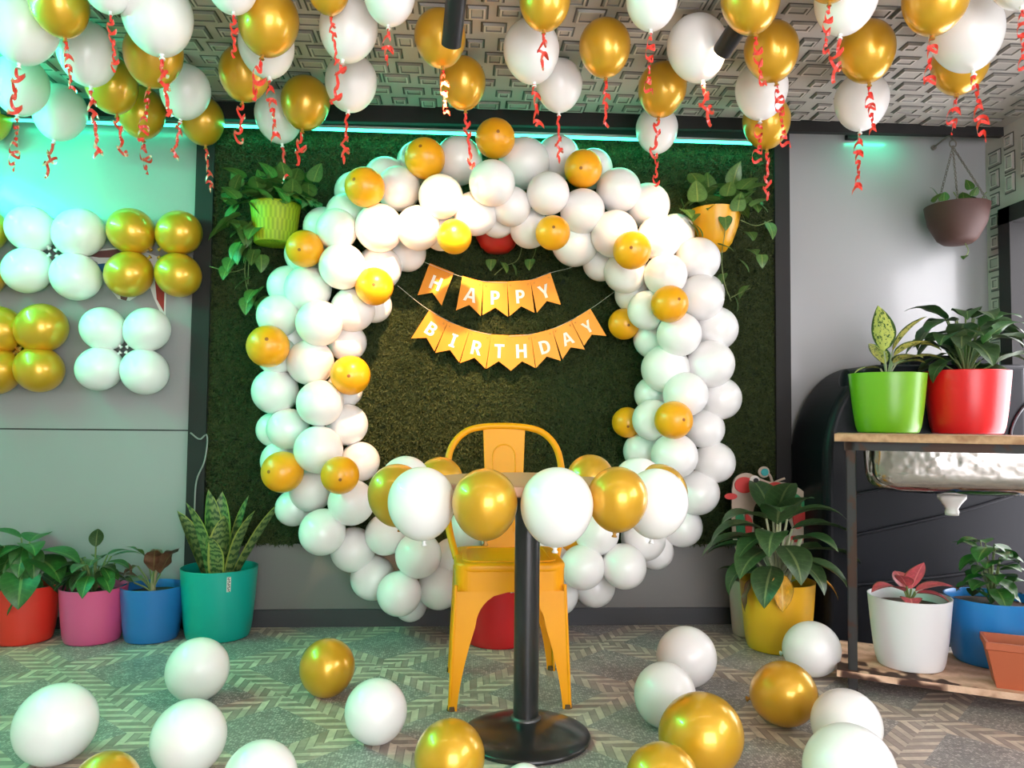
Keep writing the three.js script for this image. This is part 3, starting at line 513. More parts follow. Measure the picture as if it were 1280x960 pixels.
{ // blue pot, withered plant
  const P = potted('blue pot with a withered brown-leaved plant beside the teal pot', 189, 806, 75, 65, 0, 0.82, M.pot(0.02, 0.17, 0.5));
  mesh('stem', tube([P.top, P.top.clone().add(V(0.0, 0.05, 0)), P.top.clone().add(V(0.015, 0.12, 0))], 0.011, 10, 8), std(0.35, 0.3, 0.17, 0.7), P.t);
  for (const [az, rise, reach, L, w, pit, mt] of [[3.0, 0.06, 0.05, 0.11, 0.03, 0.25, 0], [3.4, 0.05, 0.04, 0.09, 0.03, 0.1, 1], [0.4, 0.07, 0.03, 0.12, 0.055, 1.15, 0], [1.2, 0.08, 0.02, 0.1, 0.05, 1.2, 0], [0.0, 0.12, 0.01, 0.07, 0.03, 0.7, 0], [2.4, 0.12, 0.02, 0.09, 0.03, 0.9, 1], [2.7, 0.1, 0.05, 0.06, 0.035, -0.4, 0], [4.4, 0.1, 0.02, 0.08, 0.04, 0.8, 0], [2.9, 0.04, 0.06, 0.08, 0.028, 0.5, 1]])
    leaf(P.t, P.top, az, rise * 1.15, reach * 1.2, L * 1.3, w * 1.1, pit, mt ? M.leafPothos : M.leafBrown, { bend: 0.5, wave: 0.12 });
}
{ // teal pot, snake plant
  const P = potted('teal pot with a tall banded snake plant by the dark post', 272, 805, 92, 85, 0, 0.82, M.pot(0.0, 0.36, 0.30), 0.8);
  sticker(P, 0.48, tagMat);
  for (const [x, z, az, L, w, pit, b] of [[-0.035, 0.03, 2.6, 0.36, 0.075, 1.35, 0.1], [-0.05, -0.01, 3.1, 0.33, 0.07, 1.2, 0.1], [0.02, 0.05, 1.2, 0.30, 0.08, 1.42, 0.05], [0.05, 0.03, 0.5, 0.34, 0.075, 1.25, 0.1], [0.0, -0.03, 4.2, 0.38, 0.07, 1.45, 0.05], [0.05, -0.03, 0.2, 0.42, 0.06, 1.05, 0.05], [-0.02, 0.02, 1.9, 0.40, 0.07, 1.48, 0.05], [0.03, -0.02, 5.6, 0.37, 0.065, 1.35, 0], [-0.01, 0.06, 1.57, 0.22, 0.075, 1.4, 0.1]])
    leaf(P.t, V(x, P.top.y - 0.01, z), az, 0, 0, L, w * 1.25, pit, M.leafSword, { bend: b, shape: 'sword', fold: 0.5, roll: rr(-0.5, 0.5) });
}
{ // red pot under the chair
  const P = potted('large red pot standing on the floor behind the yellow chair', 622, 813, 92, 92, 0, 0.82, M.pot(0.62, 0.006, 0.012), 0.85);
  sticker(P, 0.28, tagMat);
  for (let i = 0; i < 6; i++) leaf(P.t, P.top, i * 1.05 + 0.2, 0.04, 0.04, 0.12, 0.05, 0.2, M.leafDark, {});
}
{ // yellow pot, large aglaonema
  const P = potted('yellow pot with large dark drooping leaves beside the plant stand', 972, 820, 91, 83, 0, 0.80, M.pot(0.78, 0.42, 0.012), 0.82);
  const o = P.top;
  for (const x of [-0.02, 0.015, 0.04]) mesh('stem', tube([o.clone().add(V(x, 0, 0)), o.clone().add(V(x * 1.4, 0.1, 0.01)), o.clone().add(V(x * 2 + 0.02, 0.22, 0))], 0.009, 10, 8), M.stemPale, P.t);
  for (const [az, rise, reach, L, w, pit, b] of [[1.9, 0.28, 0.03, 0.24, 0.10, 0.75, 0.7], [1.2, 0.29, 0.02, 0.22, 0.09, 0.85, 0.5], [2.9, 0.30, 0.05, 0.22, 0.09, 0.3, 0.6], [0.2, 0.26, 0.06, 0.26, 0.09, 0.25, 0.6], [3.3, 0.22, 0.08, 0.25, 0.09, 0.0, 0.6], [2.5, 0.18, 0.08, 0.22, 0.1, -0.1, 0.6], [1.5, 0.2, 0.06, 0.2, 0.1, -0.35, 0.7], [0.0, 0.17, 0.08, 0.3, 0.1, 0.1, 0.55], [0.6, 0.14, 0.08, 0.24, 0.09, -0.1, 0.7], [3.0, 0.13, 0.09, 0.2, 0.08, -0.35, 0.8], [2.1, 0.25, 0.06, 0.2, 0.09, 0.1, 0.9], [4.6, 0.3, 0.03, 0.24, 0.1, 0.9, 0.4], [5.4, 0.27, 0.04, 0.24, 0.09, 0.6, 0.5], [0.9, 0.22, 0.07, 0.2, 0.09, 0.3, 0.7], [2.7, 0.24, 0.05, 0.2, 0.08, -0.2, 0.5], [2.2, 0.12, 0.08, 0.2, 0.09, -0.5, 0.6], [1.0, 0.15, 0.07, 0.2, 0.08, -0.3, 0.7], [3.2, 0.26, 0.06, 0.25, 0.09, 0.2, 0.9], [0.4, 0.3, 0.04, 0.25, 0.085, 0.5, 0.8], [1.6, 0.31, 0.0, 0.24, 0.09, 1.0, 0.5], [3.6, 0.17, 0.07, 0.24, 0.08, 0.15, 0.6]])
    leaf(P.t, o, az, rise, reach, L, w, pit, M.leafDark, { bend: b, fold: 0.3, stalk: 0.005, stalkMat: M.stemPale });
  leaf(P.t, o, 1.85, 0.10, 0.125, 0.15, 0.06, -1.0, M.leafYellow, { bend: 0.4, wave: 0.1 });
  leaf(P.t, o, 0.35, 0.09, 0.13, 0.15, 0.04, -0.5, M.leafYellow, { bend: 0.5 });
  leaf(P.t, o, 2.75, 0.07, 0.14, 0.14, 0.024, -1.1, M.leafBrown, { bend: 0.4, wave: 0.15 });
}
{ // pale pot hidden behind it
  const P = potted('pale cream pot half hidden behind the yellow pot', 938, 799, 52, 68, 0, 0.82, M.pot(0.5, 0.44, 0.36), 0.85);
  for (let i = 0; i < 5; i++) leaf(P.t, P.top, i * 1.25, 0.06, 0.03, 0.12, 0.05, 0.3, M.leafDark, {});
}

// ------------------------------------------------------------------ plant stand, sink and what stands on it
const A0 = onY(1046, 838, 0.07), A1 = onY(1281, 869, 0.07);
const standDir = A1.clone().sub(A0).normalize(), standTurn = Math.atan2(-standDir.z, standDir.x), SL = 1.0, SD = 0.46;
const woodTex = texture(256, (u, v) => { const n = fbm(u, v * 0.25, 8), g = Math.sin((v * 30 + n * 5) * 2) * 0.5 + 0.5, m = fbm(u, v, 64); return [0.72 - 0.12 * g + 0.1 * (m - 0.5), 0.56 - 0.13 * g + 0.1 * (m - 0.5), 0.42 - 0.12 * g + 0.08 * (m - 0.5)]; }, 2);
const woodStained = texture(512, (u, v) => {
  const n = fbm(u, v * 0.25, 8), g = Math.sin((v * 26 + n * 5) * 2) * 0.5 + 0.5, s = fbm(u + 0.3, v + 0.1, 6), m = fbm(u, v, 64), st = s > 0.62 ? Math.min(1, (s - 0.62) * 14) : 0;
  const c = [0.88 - 0.10 * g, 0.74 - 0.11 * g, 0.63 - 0.11 * g].map((k) => k + 0.1 * (m - 0.5)); return [c[0] * (1 - st) + 0.27 * st, c[1] * (1 - st) + 0.16 * st, c[2] * (1 - st) + 0.12 * st];
}, 1.4);
M.wood = std(1, 1, 1, 0.7, 0, { map: woodTex }); M.woodStained = std(1, 1, 1, 0.75, 0, { map: woodStained });
M.rust = std(1, 1, 1, 0.65, 0.3, { map: texture(128, (u, v) => { const n = fbm(u, v, 16); return n > 0.55 ? [0.26, 0.17, 0.13] : [0.21, 0.2, 0.2]; }) });
const Hs = 0.875;
const stand = thing('plant_stand', 'rusty metal stand with wooden board and lower plank holding pots', 'stand', A0, standTurn);
stand.position.y = 0;                                    // local x along the front edge, z negative = toward the wall
mesh('top_board', planarUV(box(0, SL, Hs - 0.026, Hs, -SD, 0)), M.wood, stand);
mesh('lower_plank', planarUV(box(0.0, SL, 0.05, 0.072, -SD + 0.06, 0.0)), M.woodStained, stand);
for (const [x, z] of [[0.05, -0.02], [0.05, -SD + 0.03], [SL - 0.05, -0.02], [SL - 0.05, -SD + 0.03]]) mesh('leg', planarUV(merge([box(x - 0.015, x + 0.015, 0, Hs - 0.027, z - 0.002, z + 0.002), box(x - 0.015, x - 0.011, 0, Hs - 0.027, z - 0.026, z + 0.002)])), M.rust, stand);
mesh('rail', planarUV(merge([box(0.03, SL - 0.03, Hs - 0.056, Hs - 0.027, -0.022, -0.018), box(0.03, SL - 0.03, Hs - 0.056, Hs - 0.027, -SD + 0.018, -SD + 0.022), box(0.035, 0.039, Hs - 0.056, Hs - 0.027, -SD, -0.02)])), M.rust, stand);
const toWorld = (x, y, z) => V(x, y, z).applyAxisAngle(V(0, 1, 0), standTurn).add(V(A0.x, 0, A0.z));
{
  const s = thing('sink', 'stainless steel sink bowl hanging below the wooden board', 'sink', toWorld(0.37, Hs - 0.03, -0.21), standTurn);
  const st = std(0.5, 0.48, 0.45, 0.16, 1, { bumpMap: texture(128, (u, v) => { const n = fbm(u, v, 4); return [n, n, n]; }, 1, false), bumpScale: 0.003 }), sh = (a, b, r) => { const q = new THREE.Shape(), x = a - r, z = b - r; q.moveTo(-x, -b); q.lineTo(x, -b); q.quadraticCurveTo(a, -b, a, -z); q.lineTo(a, z); q.quadraticCurveTo(a, b, x, b); q.lineTo(-x, b); q.quadraticCurveTo(-a, b, -a, z); q.lineTo(-a, -z); q.quadraticCurveTo(-a, -b, -x, -b); return q.getPoints(10); };
  const prof = [[0, 0], [0.004, 0.10], [0.012, 0.135], [0.035, 0.158], [0.09, 0.17], [0.16, 0.176]], rings = prof.map(([i, y]) => sh(0.28 - i, 0.18 - i * 0.9, 0.09 - i * 0.3).map((p) => [p.x, -y, p.y])), pos = [], idx = [], n = rings[0].length;
  rings.forEach((r) => r.forEach((p) => pos.push(...p))); const c0 = pos.length / 3; pos.push(0, -0.178, 0);
  for (let i = 0; i < rings.length - 1; i++) for (let k = 0; k < n; k++) { const a = i * n + k, b = i * n + (k + 1) % n; idx.push(a, b, b + n, a, b + n, a + n); }
  for (let k = 0; k < n; k++) idx.push((rings.length - 1) * n + k, (rings.length - 1) * n + (k + 1) % n, c0);
  const g = new THREE.BufferGeometry(); g.setAttribute('position', new THREE.Float32BufferAttribute(pos, 3)); g.setIndex(idx); g.computeVertexNormals(); g.setAttribute('uv', new THREE.Float32BufferAttribute(pos.flatMap((_, i) => i % 3 ? [] : [pos[i] * 4, (pos[i + 1] + pos[i + 2]) * 4]), 2));
  st.side = THREE.DoubleSide; mesh('bowl', g, st, s);
  tag(mesh('drain', lathe([[0.0, -0.25], [0.021, -0.25], [0.023, -0.238], [0.02, -0.228], [0.027, -0.215], [0.034, -0.205], [0.046, -0.19], [0.046, -0.176], [0, -0.175]], 28), std(0.68, 0.67, 0.64, 0.45), s), 'white plastic drain fitting');
}
{ // lime green pot with variegated leaves
  const P = potted('lime green pot with pale variegated leaves on the wooden board', 1110, 541.5, 90, 73, Hs, 0.78, M.pot(0.16, 0.42, 0.008), 0.85);
  for (const [az, rise, reach, L, w, pit, b] of [[2.6, 0.13, 0.02, 0.19, 0.075, 1.4, 0.1], [0.6, 0.13, 0.02, 0.19, 0.085, 1.0, 0.3], [1.0, 0.11, 0.03, 0.16, 0.06, 0.6, 0.5], [0.3, 0.09, 0.04, 0.19, 0.05, 0.3, 0.5], [0.15, 0.12, 0.03, 0.20, 0.06, 0.5, 0.7], [0.0, 0.07, 0.02, 0.15, 0.06, 0.35, 0.4], [3.1, 0.06, 0.03, 0.12, 0.04, 0.1, 0.5], [1.2, 0.08, 0.03, 0.14, 0.06, 0.4, 0.5], [4.7, 0.08, 0.02, 0.15, 0.06, 0.9, 0.3]])
    leaf(P.t, P.top, az, rise, reach, L, w, pit, M.leafPale, { bend: b, stalkMat: M.stemPale });
}
{ // red pot with bushy leaves on the board
  const P = potted('bright red pot with bushy dark leaves on the wooden board', 1209, 542.5, 98, 77, Hs, 0.8, M.pot(0.78, 0.008, 0.012), 0.85);
  for (let i = 0; i < 34; i++) { const az = i * 2.4 + 0.3, up = rr(0.06, 0.26); leaf(P.t, P.top, az, up, rr(0.02, 0.1), rr(0.15, 0.23), rr(0.06, 0.09), rr(-0.6, 0.7), i % 7 === 3 ? M.leafGreen : M.leafDark, { bend: rr(0.4, 0.9), wave: 0.04 }); }
}
const shelfPoint = (px, py) => { const p = onY(px, py, 0.072); return p; };
{ // white pot with pink leaves
  const P = potted('white pot with pink-leaved plant on the lower plank', 1138, 842, 96, 85, 0.072, 0.78, M.pot(0.74, 0.74, 0.75), 0.86);
  for (const [az, rise, reach, L, w, pit, b] of [[1.4, 0.06, 0.01, 0.12, 0.06, 1.1, 0.1], [0.15, 0.05, 0.02, 0.16, 0.06, 0.35, 0.5], [0.5, 0.045, 0.02, 0.12, 0.05, 0.1, 0.6], [2.9, 0.05, 0.02, 0.15, 0.06, 0.4, 0.6], [2.5, 0.07, 0.02, 0.08, 0.045, 0.8, 0.3], [2.0, 0.03, 0.02, 0.07, 0.05, 0.1, 0.8], [4.8, 0.05, 0.02, 0.1, 0.05, 0.8, 0.4]])
    leaf(P.t, P.top, az, rise, reach, L, w, pit, M.leafPink, { bend: b });
}
{ // blue pot with small bush
  const P = potted('blue pot with a small leafy bush on the lower plank', 1241, 838, 106, 79, 0.072, 0.8, M.pot(0.01, 0.2, 0.55), 0.88);
  mesh('stem', tube([P.top, P.top.clone().add(V(0.0, 0.1, 0)), P.top.clone().add(V(0.01, 0.2, 0.01))], 0.004, 10, 6), M.stem, P.t);
  for (let i = 0; i < 34; i++) { const az = i * 2.39, up = 0.03 + 0.2 * (i / 34); leaf(P.t, P.top, az, up, rr(0.01, 0.05), rr(0.07, 0.1), rr(0.045, 0.065), rr(-0.5, 0.5), M.leafGreen, { bend: 0.5, stalk: 0.002 }); }
}
{ // terracotta trough
  const p = toWorld(0.60, 0.072, -0.085), t = thing('planter_trough', 'rectangular terracotta trough at the front of the lower plank', 'planter', p, standTurn), m = std(0.44, 0.10, 0.035, 0.6);
  const lo = [0.13, 0.052], hi = [0.16, 0.072], h = 0.145, th = 0.008;
  const wall = (a, b, c, d) => { const g = new THREE.BufferGeometry(), q = [a, b, c, a, c, d].flat(); g.setAttribute('position', new THREE.Float32BufferAttribute(q, 3)); g.computeVertexNormals(); return g; };
  const ring = ([x, z], y, o = 0) => [[-x + o, y, z - o], [x - o, y, z - o], [x - o, y, -z + o], [-x + o, y, -z + o]], gs = [];
  const levels = [ring(lo, 0), ring([0.155, 0.068], h - 0.025), ring(hi, h - 0.022), ring(hi, h), ring(hi, h, th), ring(lo, 0.03, th)];
  for (let i = 0; i < levels.length - 1; i++) for (let k = 0; k < 4; k++) { const n = (k + 1) % 4; gs.push(wall(levels[i][k], levels[i][n], levels[i + 1][n], levels[i + 1][k])); }
  gs.push(wall(...ring(lo, 0).reverse())); m.side = THREE.DoubleSide;
  mesh('trough', merge(gs), m, t); mesh('soil', box(-0.145, 0.145, h - 0.04, h - 0.03, -0.058, 0.058), M.soilTex, t);
  mesh('stick', tube([V(-0.05, h - 0.035, 0), V(0.02, h + 0.03, -0.01), V(0.06, h + 0.06, -0.02)], 0.002, 10, 5), M.stem, t);
}
{ // black water tank
  const zc = 0.21, xl = onZ(1019, 600, 0.3).x, t = thing('water_tank', 'large black plastic water tank behind the plant stand', 'water tank', V(xl, 0, zc)), m = phys(0.007, 0.008, 0.011, 0.45, { specularIntensity: 0.35 });
  const top = 1.16, len = XR - 0.16 - xl, s = new THREE.Shape(); s.moveTo(0.03, 0); s.lineTo(len, 0); s.lineTo(len, top - 0.02); s.lineTo(0.22, top - 0.03); s.bezierCurveTo(0.1, top - 0.06, 0.02, top - 0.2, 0.005, top - 0.36); s.lineTo(0.0, 0.08); s.quadraticCurveTo(0, 0, 0.03, 0);
  mesh('tank_body', new THREE.ExtrudeGeometry(s, { depth: 0.28, bevelEnabled: true, bevelSize: 0.03, bevelThickness: 0.04, bevelSegments: 5, curveSegments: 20 }).translate(0.03, 0, -0.14), m, t);
  const lip = merge([cyl(0.05, 0.05, len - 0.12, 28).rotateZ(PI / 2).translate(len / 2 + 0.06, top - 0.07, 0.125), new THREE.SphereGeometry(0.05, 20, 14).scale(0.35, 1, 1).translate(0.12, top - 0.07, 0.125)]);
  mesh('rolled_edge', lip, m, t);
  mesh('lid', rbox(0.42, 0.06, 0.22, 0.015).translate(0.62, top + 0.02, -0.02), m, t);
  const ridge = [[V(0.12, 0.62, 0.182), V(0.6, 0.72, 0.182), V(1.1, 0.86, 0.182)], [V(0.1, 0.45, 0.182), V(0.6, 0.56, 0.182), V(1.1, 0.72, 0.182)], [V(0.1, 0.25, 0.182), V(0.6, 0.3, 0.182), V(1.1, 0.4, 0.182)]];
  for (const r of ridge) mesh('rib', tube(r, 0.008, 20, 8), m, t);
  mesh('embossed_triangle', tube([V(0.80, 0.86, 0.184), V(0.87, 1.0, 0.184), V(0.97, 1.0, 0.184), V(1.02, 0.86, 0.184)], 0.006, 40, 6, true), phys(0.03, 0.032, 0.038, 0.3), t);
}

// ------------------------------------------------------------------ hanging and wall planters
function heartLeaf(parent, p, az, L, pitch, mat) { const m = leaf(parent, p, az, 0, 0, L, L * 0.82, pitch, mat, { shape: 'heart', bend: 0.35, fold: 0.15 }); return m; }
function pothos(t, list, mat = M.leafPothos) { for (const [px, py, z, L, az, pitch] of list) { const p = onZ(px, py, z).sub(t.position); heartLeaf(t, p, az, L, pitch, mat); } }
{ // yellow-green basket on the turf
  const c = onZ(344, 281, 0.13), t = thing('wall_planter', 'yellow-green woven basket planter with trailing vine on the turf wall', 'planter', c);
  const weave = texture(128, (u, v) => { const a = (Math.floor(u * 64) + Math.floor(v * 22)) % 2, n = fbm(u, v, 16); return a ? [0.62 + 0.1 * n, 0.66 + 0.1 * n, 0.1] : [0.5 + 0.1 * n, 0.55 + 0.1 * n, 0.07]; });
  mesh('basket', lathe([[0, -0.085], [0.082, -0.085], [0.088, -0.08], [0.105, 0.075], [0.11, 0.085], [0.10, 0.085], [0.094, 0.06], [0.075, -0.07]], 40), std(1, 1, 1, 0.6, 0, { map: weave, side: THREE.DoubleSide }), t);
  mesh('soil', lathe([[0, 0.06], [0.095, 0.058]], 24), M.soilTex, t);
  const L = [];
  for (let i = 0; i < 34; i++) { const a = rr(0, 6.28), k = Math.sqrt(rnd()); L.push([342 + Math.cos(a) * 55 * k, 246 - Math.abs(Math.sin(a)) * 26 * k + rr(-4, 12), rr(0.1, 0.24), rr(0.08, 0.12), rr(0, 6.28), rr(-0.5, 0.6)]); }
  for (let i = 0; i < 16; i++) L.push([rr(283, 322), rr(250, 310), rr(0.1, 0.2), rr(0.085, 0.115), rr(0.6, 3.2), rr(-1.2, -0.2)]);
  for (const [x, y] of [[290, 322], [286, 332], [318, 312], [326, 318], [312, 348], [318, 362], [310, 372], [330, 358], [334, 370], [325, 378]]) L.push([x, y, 0.12, 0.085, rr(0.5, 2.8), rr(-1.3, -0.5)]);
  for (let i = 0; i < 22; i++) L.push([rr(290, 395), rr(222, 262), rr(0.12, 0.26), rr(0.08, 0.11), rr(0.4, 2.8), rr(0.2, 1.3)]);
  for (let i = 0; i < 8; i++) L.push([rr(365, 392), rr(235, 280), rr(0.06, 0.12), rr(0.06, 0.08), rr(-0.4, 1.2), rr(-0.8, 0.3)]);
  pothos(t, L);
  const w = (x, y, z) => onZ(x, y, z).sub(c);
  for (const v of [[[322, 262], [312, 300], [306, 340], [312, 375]], [[315, 300], [311, 330], [310, 355]], [[305, 336], [290, 340], [262, 333]]]) mesh('vine', tube(v.map(([x, y]) => w(x, y, 0.11)), 0.0022, 20, 5), M.stem, t);
}
{ // yellow half pot behind the arch
  const c = onZ(894, 287, 0.11), t = thing('wall_planter', 'bright yellow pot with trailing vine on the turf wall', 'planter', c);
  mesh('pot', lathe([[0, -0.105], [0.045, -0.10], [0.075, -0.06], [0.10, 0.01], [0.115, 0.085], [0.108, 0.085], [0.09, 0.01], [0.06, -0.06]], 36), M.pot(0.82, 0.40, 0.01), t);
  mesh('soil', lathe([[0, 0.06], [0.103, 0.058]], 24), M.soilTex, t);
  const L = [];
  for (let i = 0; i < 22; i++) L.push([rr(858, 945), rr(228, 256), rr(0.08, 0.22), rr(0.075, 0.115), rr(0, 6.28), rr(-0.6, 0.7)]);
  for (let i = 0; i < 16; i++) L.push([rr(855, 945), rr(228, 266), rr(0.14, 0.24), rr(0.08, 0.11), rr(0.4, 2.8), rr(0.1, 1.3)]);
  for (const [x, y] of [[862, 278], [870, 282], [866, 268], [906, 270], [921, 262], [926, 288], [936, 290], [899, 306], [938, 312], [923, 324], [952, 318], [905, 342], [934, 357], [918, 370], [856, 262], [851, 250], [940, 240], [943, 252], [960, 278]]) L.push([x, y, 0.16 + rr(-0.04, 0.06), rr(0.065, 0.09), rr(0.3, 2.8), rr(-1.3, -0.3)]);
  pothos(t, L);
  const w = (x, y, z) => onZ(x, y, z).sub(c);
  for (const v of [[[906, 262], [906, 290], [902, 320], [906, 355], [914, 376]], [[925, 275], [945, 282], [965, 275]], [[914, 372], [925, 366], [938, 360]]]) mesh('vine', tube(v.map(([x, y]) => w(x, y, 0.2)), 0.002, 20, 5), M.stem, t);
}
{ // red pot at the crown of the arch
  const c = onZ(622, 292, 0.10), t = thing('wall_planter', 'red bowl planter peeping out under the crown of the arch', 'planter', c);
  mesh('pot', lathe([[0, -0.085], [0.05, -0.083], [0.075, -0.06], [0.10, -0.01], [0.105, 0.03], [0.097, 0.03], [0.09, -0.01], [0.06, -0.06]], 36), M.pot(0.5, 0.015, 0.01), t);
  mesh('soil', lathe([[0, 0.01], [0.092, 0.009]], 24), M.soilTex, t);
  const w = (x, y, z) => onZ(x, y, z).sub(c);
  for (const v of [[[650, 290], [652, 310], [646, 326], [632, 332]], [[672, 300], [668, 318], [664, 326]], [[632, 332], [622, 340], [618, 344]]]) mesh('vine', tube(v.map(([x, y]) => w(x, y, 0.09)), 0.0018, 16, 5), M.stem, t);
  pothos(t, [[614, 324, 0.09, 0.06, 1.7, -1.1], [628, 328, 0.09, 0.06, 0.8, -0.9], [640, 330, 0.09, 0.055, 0.4, -1.0], [663, 324, 0.09, 0.06, 1.9, -1.0]]);
}
{ // brown hanging bowl with chains
  const c = onZ(1196, 258, 0.16), t = thing('hanging_planter', 'brown bowl planter hanging on chains before the white panel', 'planter', c), k = depthOf(c) / F, R = 37 * k;
  mesh('bowl', lathe([[0, -48 * k], [R * 0.45, -47 * k], [R * 0.62, -42 * k], [R * 0.9, -22 * k], [R, 0], [R * 0.94, 0], [R * 0.85, -20 * k], [R * 0.5, -40 * k]], 40), std(0.055, 0.02, 0.014, 0.65), t);
  mesh('soil', lathe([[0, -6 * k], [R * 0.93, -7 * k]], 28), M.soilTex, t);
  const hook = onZ(1191, 176, 0.16).sub(c), link = new THREE.TorusGeometry(0.0075, 0.0018, 6, 12).scale(0.65, 1, 1), cm = std(0.2, 0.18, 0.15, 0.5, 0.6);
  for (const [x, z] of [[-R * 0.5, R * 0.8], [R * 0.62, R * 0.7], [-0.02, -R * 0.95]]) {
    const a = hook.clone().add(V(0, -0.03, 0)), b = V(x, -0.005, z), n = Math.round(a.distanceTo(b) / 0.0125), gs = [];
    const q = new THREE.Quaternion().setFromUnitVectors(V(0, 1, 0), b.clone().sub(a).normalize());
    for (let i = 0; i <= n; i++) { const p = a.clone().lerp(b, i / n); gs.push(link.clone().rotateY(i % 2 ? PI / 2 : 0.3).applyQuaternion(q).translate(p.x, p.y, p.z)); }
    mesh('chain', merge(gs), cm, t);
  }
  mesh('hook', merge([new THREE.TorusGeometry(0.016, 0.003, 8, 20).translate(hook.x, hook.y - 0.014, hook.z), tube([hook.clone().add(V(0, 0.002, 0)), hook.clone().add(V(0, 0.03, -0.02)), hook.clone().setZ(-0.145).add(V(0, 0.02, 0))], 0.004, 10, 6), cyl(0.012, 0.012, 0.01, 12).rotateX(PI / 2).translate(hook.x, hook.y + 0.02, -0.142)]), cm, t);
  for (const [x, y] of [[1172, 240], [1166, 248], [1180, 246], [1213, 232], [1217, 240], [1205, 250], [1190, 252], [1224, 250], [1230, 255]]) heartLeaf(t, onZ(x, y + 5, 0.16).sub(c), rr(0, 6.28), rr(0.05, 0.08), rr(0.5, 1.4), M.leafPothos);
  for (const [x, d] of [[1206, 12], [1215, -12], [1200, -8], [1224, 9]]) mesh('stalk', tube([onZ(x, 262, 0.16).sub(c), onZ(x + d * 0.3, 250, 0.16).sub(c), onZ(x + d, 240, 0.16).sub(c)], 0.0025, 8, 5), M.stem, t);
  mesh('vine', tube([V(0.02, -46 * k, 0.02), V(0.03, -58 * k, 0.03), V(0.012, -66 * k, 0.03)], 0.0022, 10, 5), M.stem, t);
  heartLeaf(t, V(0.015, -64 * k, 0.03), 2.4, 0.04, -0.4, M.leafPothos);
}

// ------------------------------------------------------------------ cut-out decorations
{
  const z = 0.17, t = thing('caterpillar_cutout', 'painted caterpillar cut-out board behind the large drooping plant', 'decoration', V(0, 0, 0));
  const flat = (name, pts, zz, mat, th = 0.006) => { const s = new THREE.Shape(new THREE.SplineCurve(pts.map(([x, y]) => { const p = onZ(x, y, z); return new THREE.Vector2(p.x, p.y); })).getPoints(pts.length * 6)); return mesh(name, new THREE.ExtrudeGeometry(s, { depth: th, bevelEnabled: false }).translate(0, 0, z + zz), mat, t); };
  const circ = (cx, cy, rx, ry, n = 12) => Array.from({ length: n + 1 }, (_, i) => [cx + rx * Math.cos(i / n * 6.2832), cy + ry * Math.sin(i / n * 6.2832)]);
  const cream = std(0.5, 0.4, 0.32, 0.6), red = std(0.62, 0.045, 0.04, 0.6), green = std(0.02, 0.24, 0.09, 0.6), teal = std(0.03, 0.35, 0.36, 0.6), ink = std(0.02, 0.02, 0.02, 0.6), white = std(0.75, 0.72, 0.68, 0.6);
  flat('backing_board', [[914, 612], [918, 597], [932, 591], [948, 597], [962, 602], [985, 604], [1005, 616], [1017, 640], [1019, 668], [1012, 690], [1003, 690], [982, 684], [980, 672], [990, 664], [982, 645], [966, 632], [946, 628], [940, 645], [942, 676], [930, 698], [917, 680], [914, 640], [914, 612]], 0, cream, 0.01);
  flat('face', circ(929, 606, 12, 10), 0.011, red); flat('cheek', circ(912, 620, 8, 4), 0.011, red);
  flat('eye', circ(941, 600, 6, 6), 0.018, white); flat('pupil', circ(942, 600, 3, 3), 0.025, ink);
  flat('body_segment', [[946, 609], [962, 606], [985, 612], [1003, 626], [1012, 655], [1004, 660], [990, 632], [970, 620], [950, 616], [946, 609]], 0.011, green);
  flat('body_segment', [[955, 606], [968, 602], [980, 608], [968, 612], [955, 606]], 0.018, red); flat('body_segment', [[988, 645], [996, 632], [1004, 640], [1002, 655], [992, 660], [988, 645]], 0.018, red);
  flat('body_segment', [[918, 645], [926, 640], [930, 660], [926, 690], [920, 670], [918, 645]], 0.011, green); flat('body_segment', [[930, 640], [938, 650], [936, 668], [930, 664], [930, 640]], 0.018, red); flat('body_segment', circ(993, 673, 10, 4), 0.011, red);
  const w = (x, y) => onZ(x, y, z + 0.006);
  mesh('antenna', tube([w(956, 590), w(962, 594), w(966, 604)], 0.006, 12, 6), cream, t); mesh('antenna', tube([w(966, 604), w(975, 600), w(981, 598)], 0.005, 12, 6), cream, t);
  flat('antenna_tip', circ(954.5, 590, 7, 7), 0.0, cream); flat('antenna_tip', circ(954.5, 590, 4.5, 4.5), 0.011, teal);
}
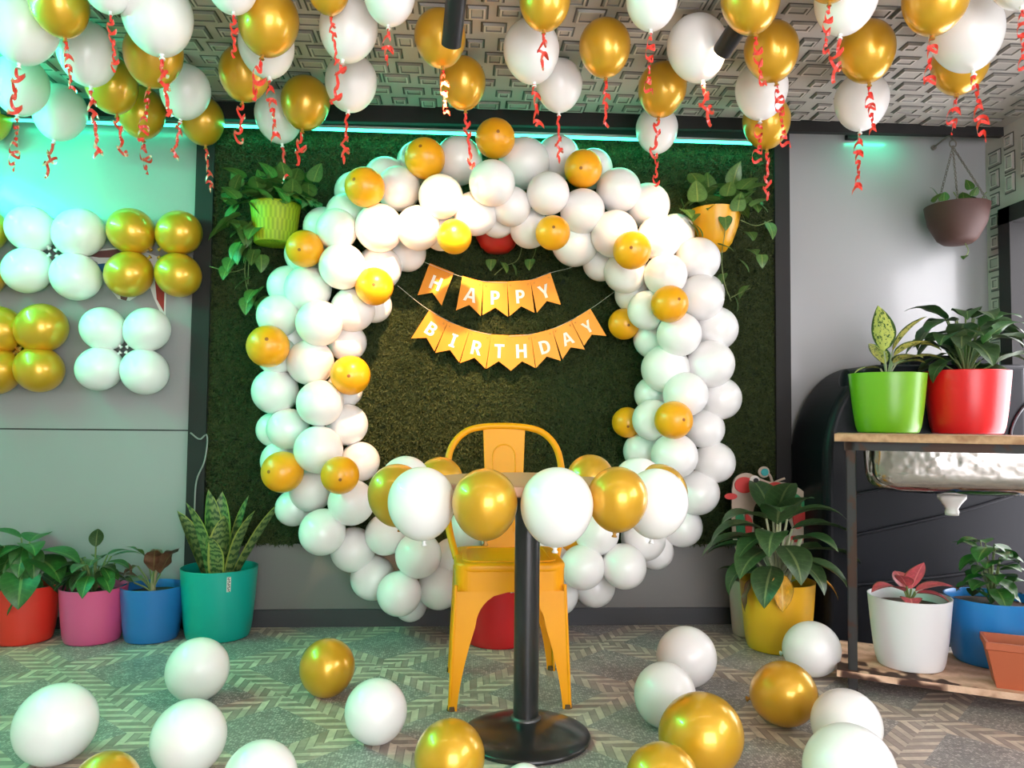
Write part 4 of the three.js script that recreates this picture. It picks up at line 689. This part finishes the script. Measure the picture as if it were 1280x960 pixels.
{
  const z = 0.0135, t = thing('wall_sticker', 'red and blue cut-out sticker behind the balloon clusters', 'sticker', V(0, 0, 0));
  const flat = (pts, zz, mat, name) => mesh(name, new THREE.ExtrudeGeometry(new THREE.Shape(pts.map(([x, y]) => { const p = onZ(x, y, z); return new THREE.Vector2(p.x, p.y); })), { depth: 0.0008, bevelEnabled: false }).translate(0, 0, z + zz), mat, t);
  const wh = std(0.75, 0.75, 0.72, 0.6), rd = std(0.32, 0.03, 0.02, 0.6), bl = std(0.02, 0.11, 0.26, 0.6), br = std(0.16, 0.05, 0.05, 0.6);
  flat([[107, 320], [122, 312], [150, 309], [165, 308], [200, 322], [208, 350], [207, 396], [203, 396], [192, 372], [188, 360], [162, 376], [148, 374], [130, 352], [122, 328]], 0, wh, 'white_border');
  flat([[110, 320], [124, 314], [152, 311], [160, 314], [150, 322], [124, 322]], 0.001, br, 'printed_shape'); flat([[122, 330], [150, 328], [152, 345], [132, 348]], 0.001, bl, 'printed_shape');
  flat([[194, 352], [206, 352], [205, 390], [196, 374]], 0.001, rd, 'printed_shape'); flat([[150, 364], [162, 366], [158, 376], [151, 374]], 0.001, br, 'printed_shape');
}
{ // small bits: connector, cable, dry twig
  const p = onZ(1065, 171, 0.03); tag(mesh('cable_connector', rbox(0.055, 0.025, 0.03, 0.004).translate(p.x, p.y, 0.028), M.darkFrame), 'small black connector at the top of the white panel', 'connector');
  const w = (x, y, z = 0.055) => onZ(x, y, z);
  tag(mesh('cable', tube([w(238, 541), w(250, 549), w(258, 543), w(256, 575), w(246, 600), w(243, 640)], 0.0035, 40, 6), std(0.28, 0.28, 0.27, 0.5)), 'thin grey cable looped on the dark post', 'cable');
  const q = onY(822, 776, 0.004); tag(mesh('dry_twig', tube([q, q.clone().add(V(0.05, 0.004, 0.01)), q.clone().add(V(0.13, 0.002, -0.01)), q.clone().add(V(0.17, 0.003, 0.0))], 0.003, 16, 5), std(0.3, 0.2, 0.12, 0.8)), 'dry brown twig on the floor along the skirting', 'twig');
}
renderer.render(scene, camera);
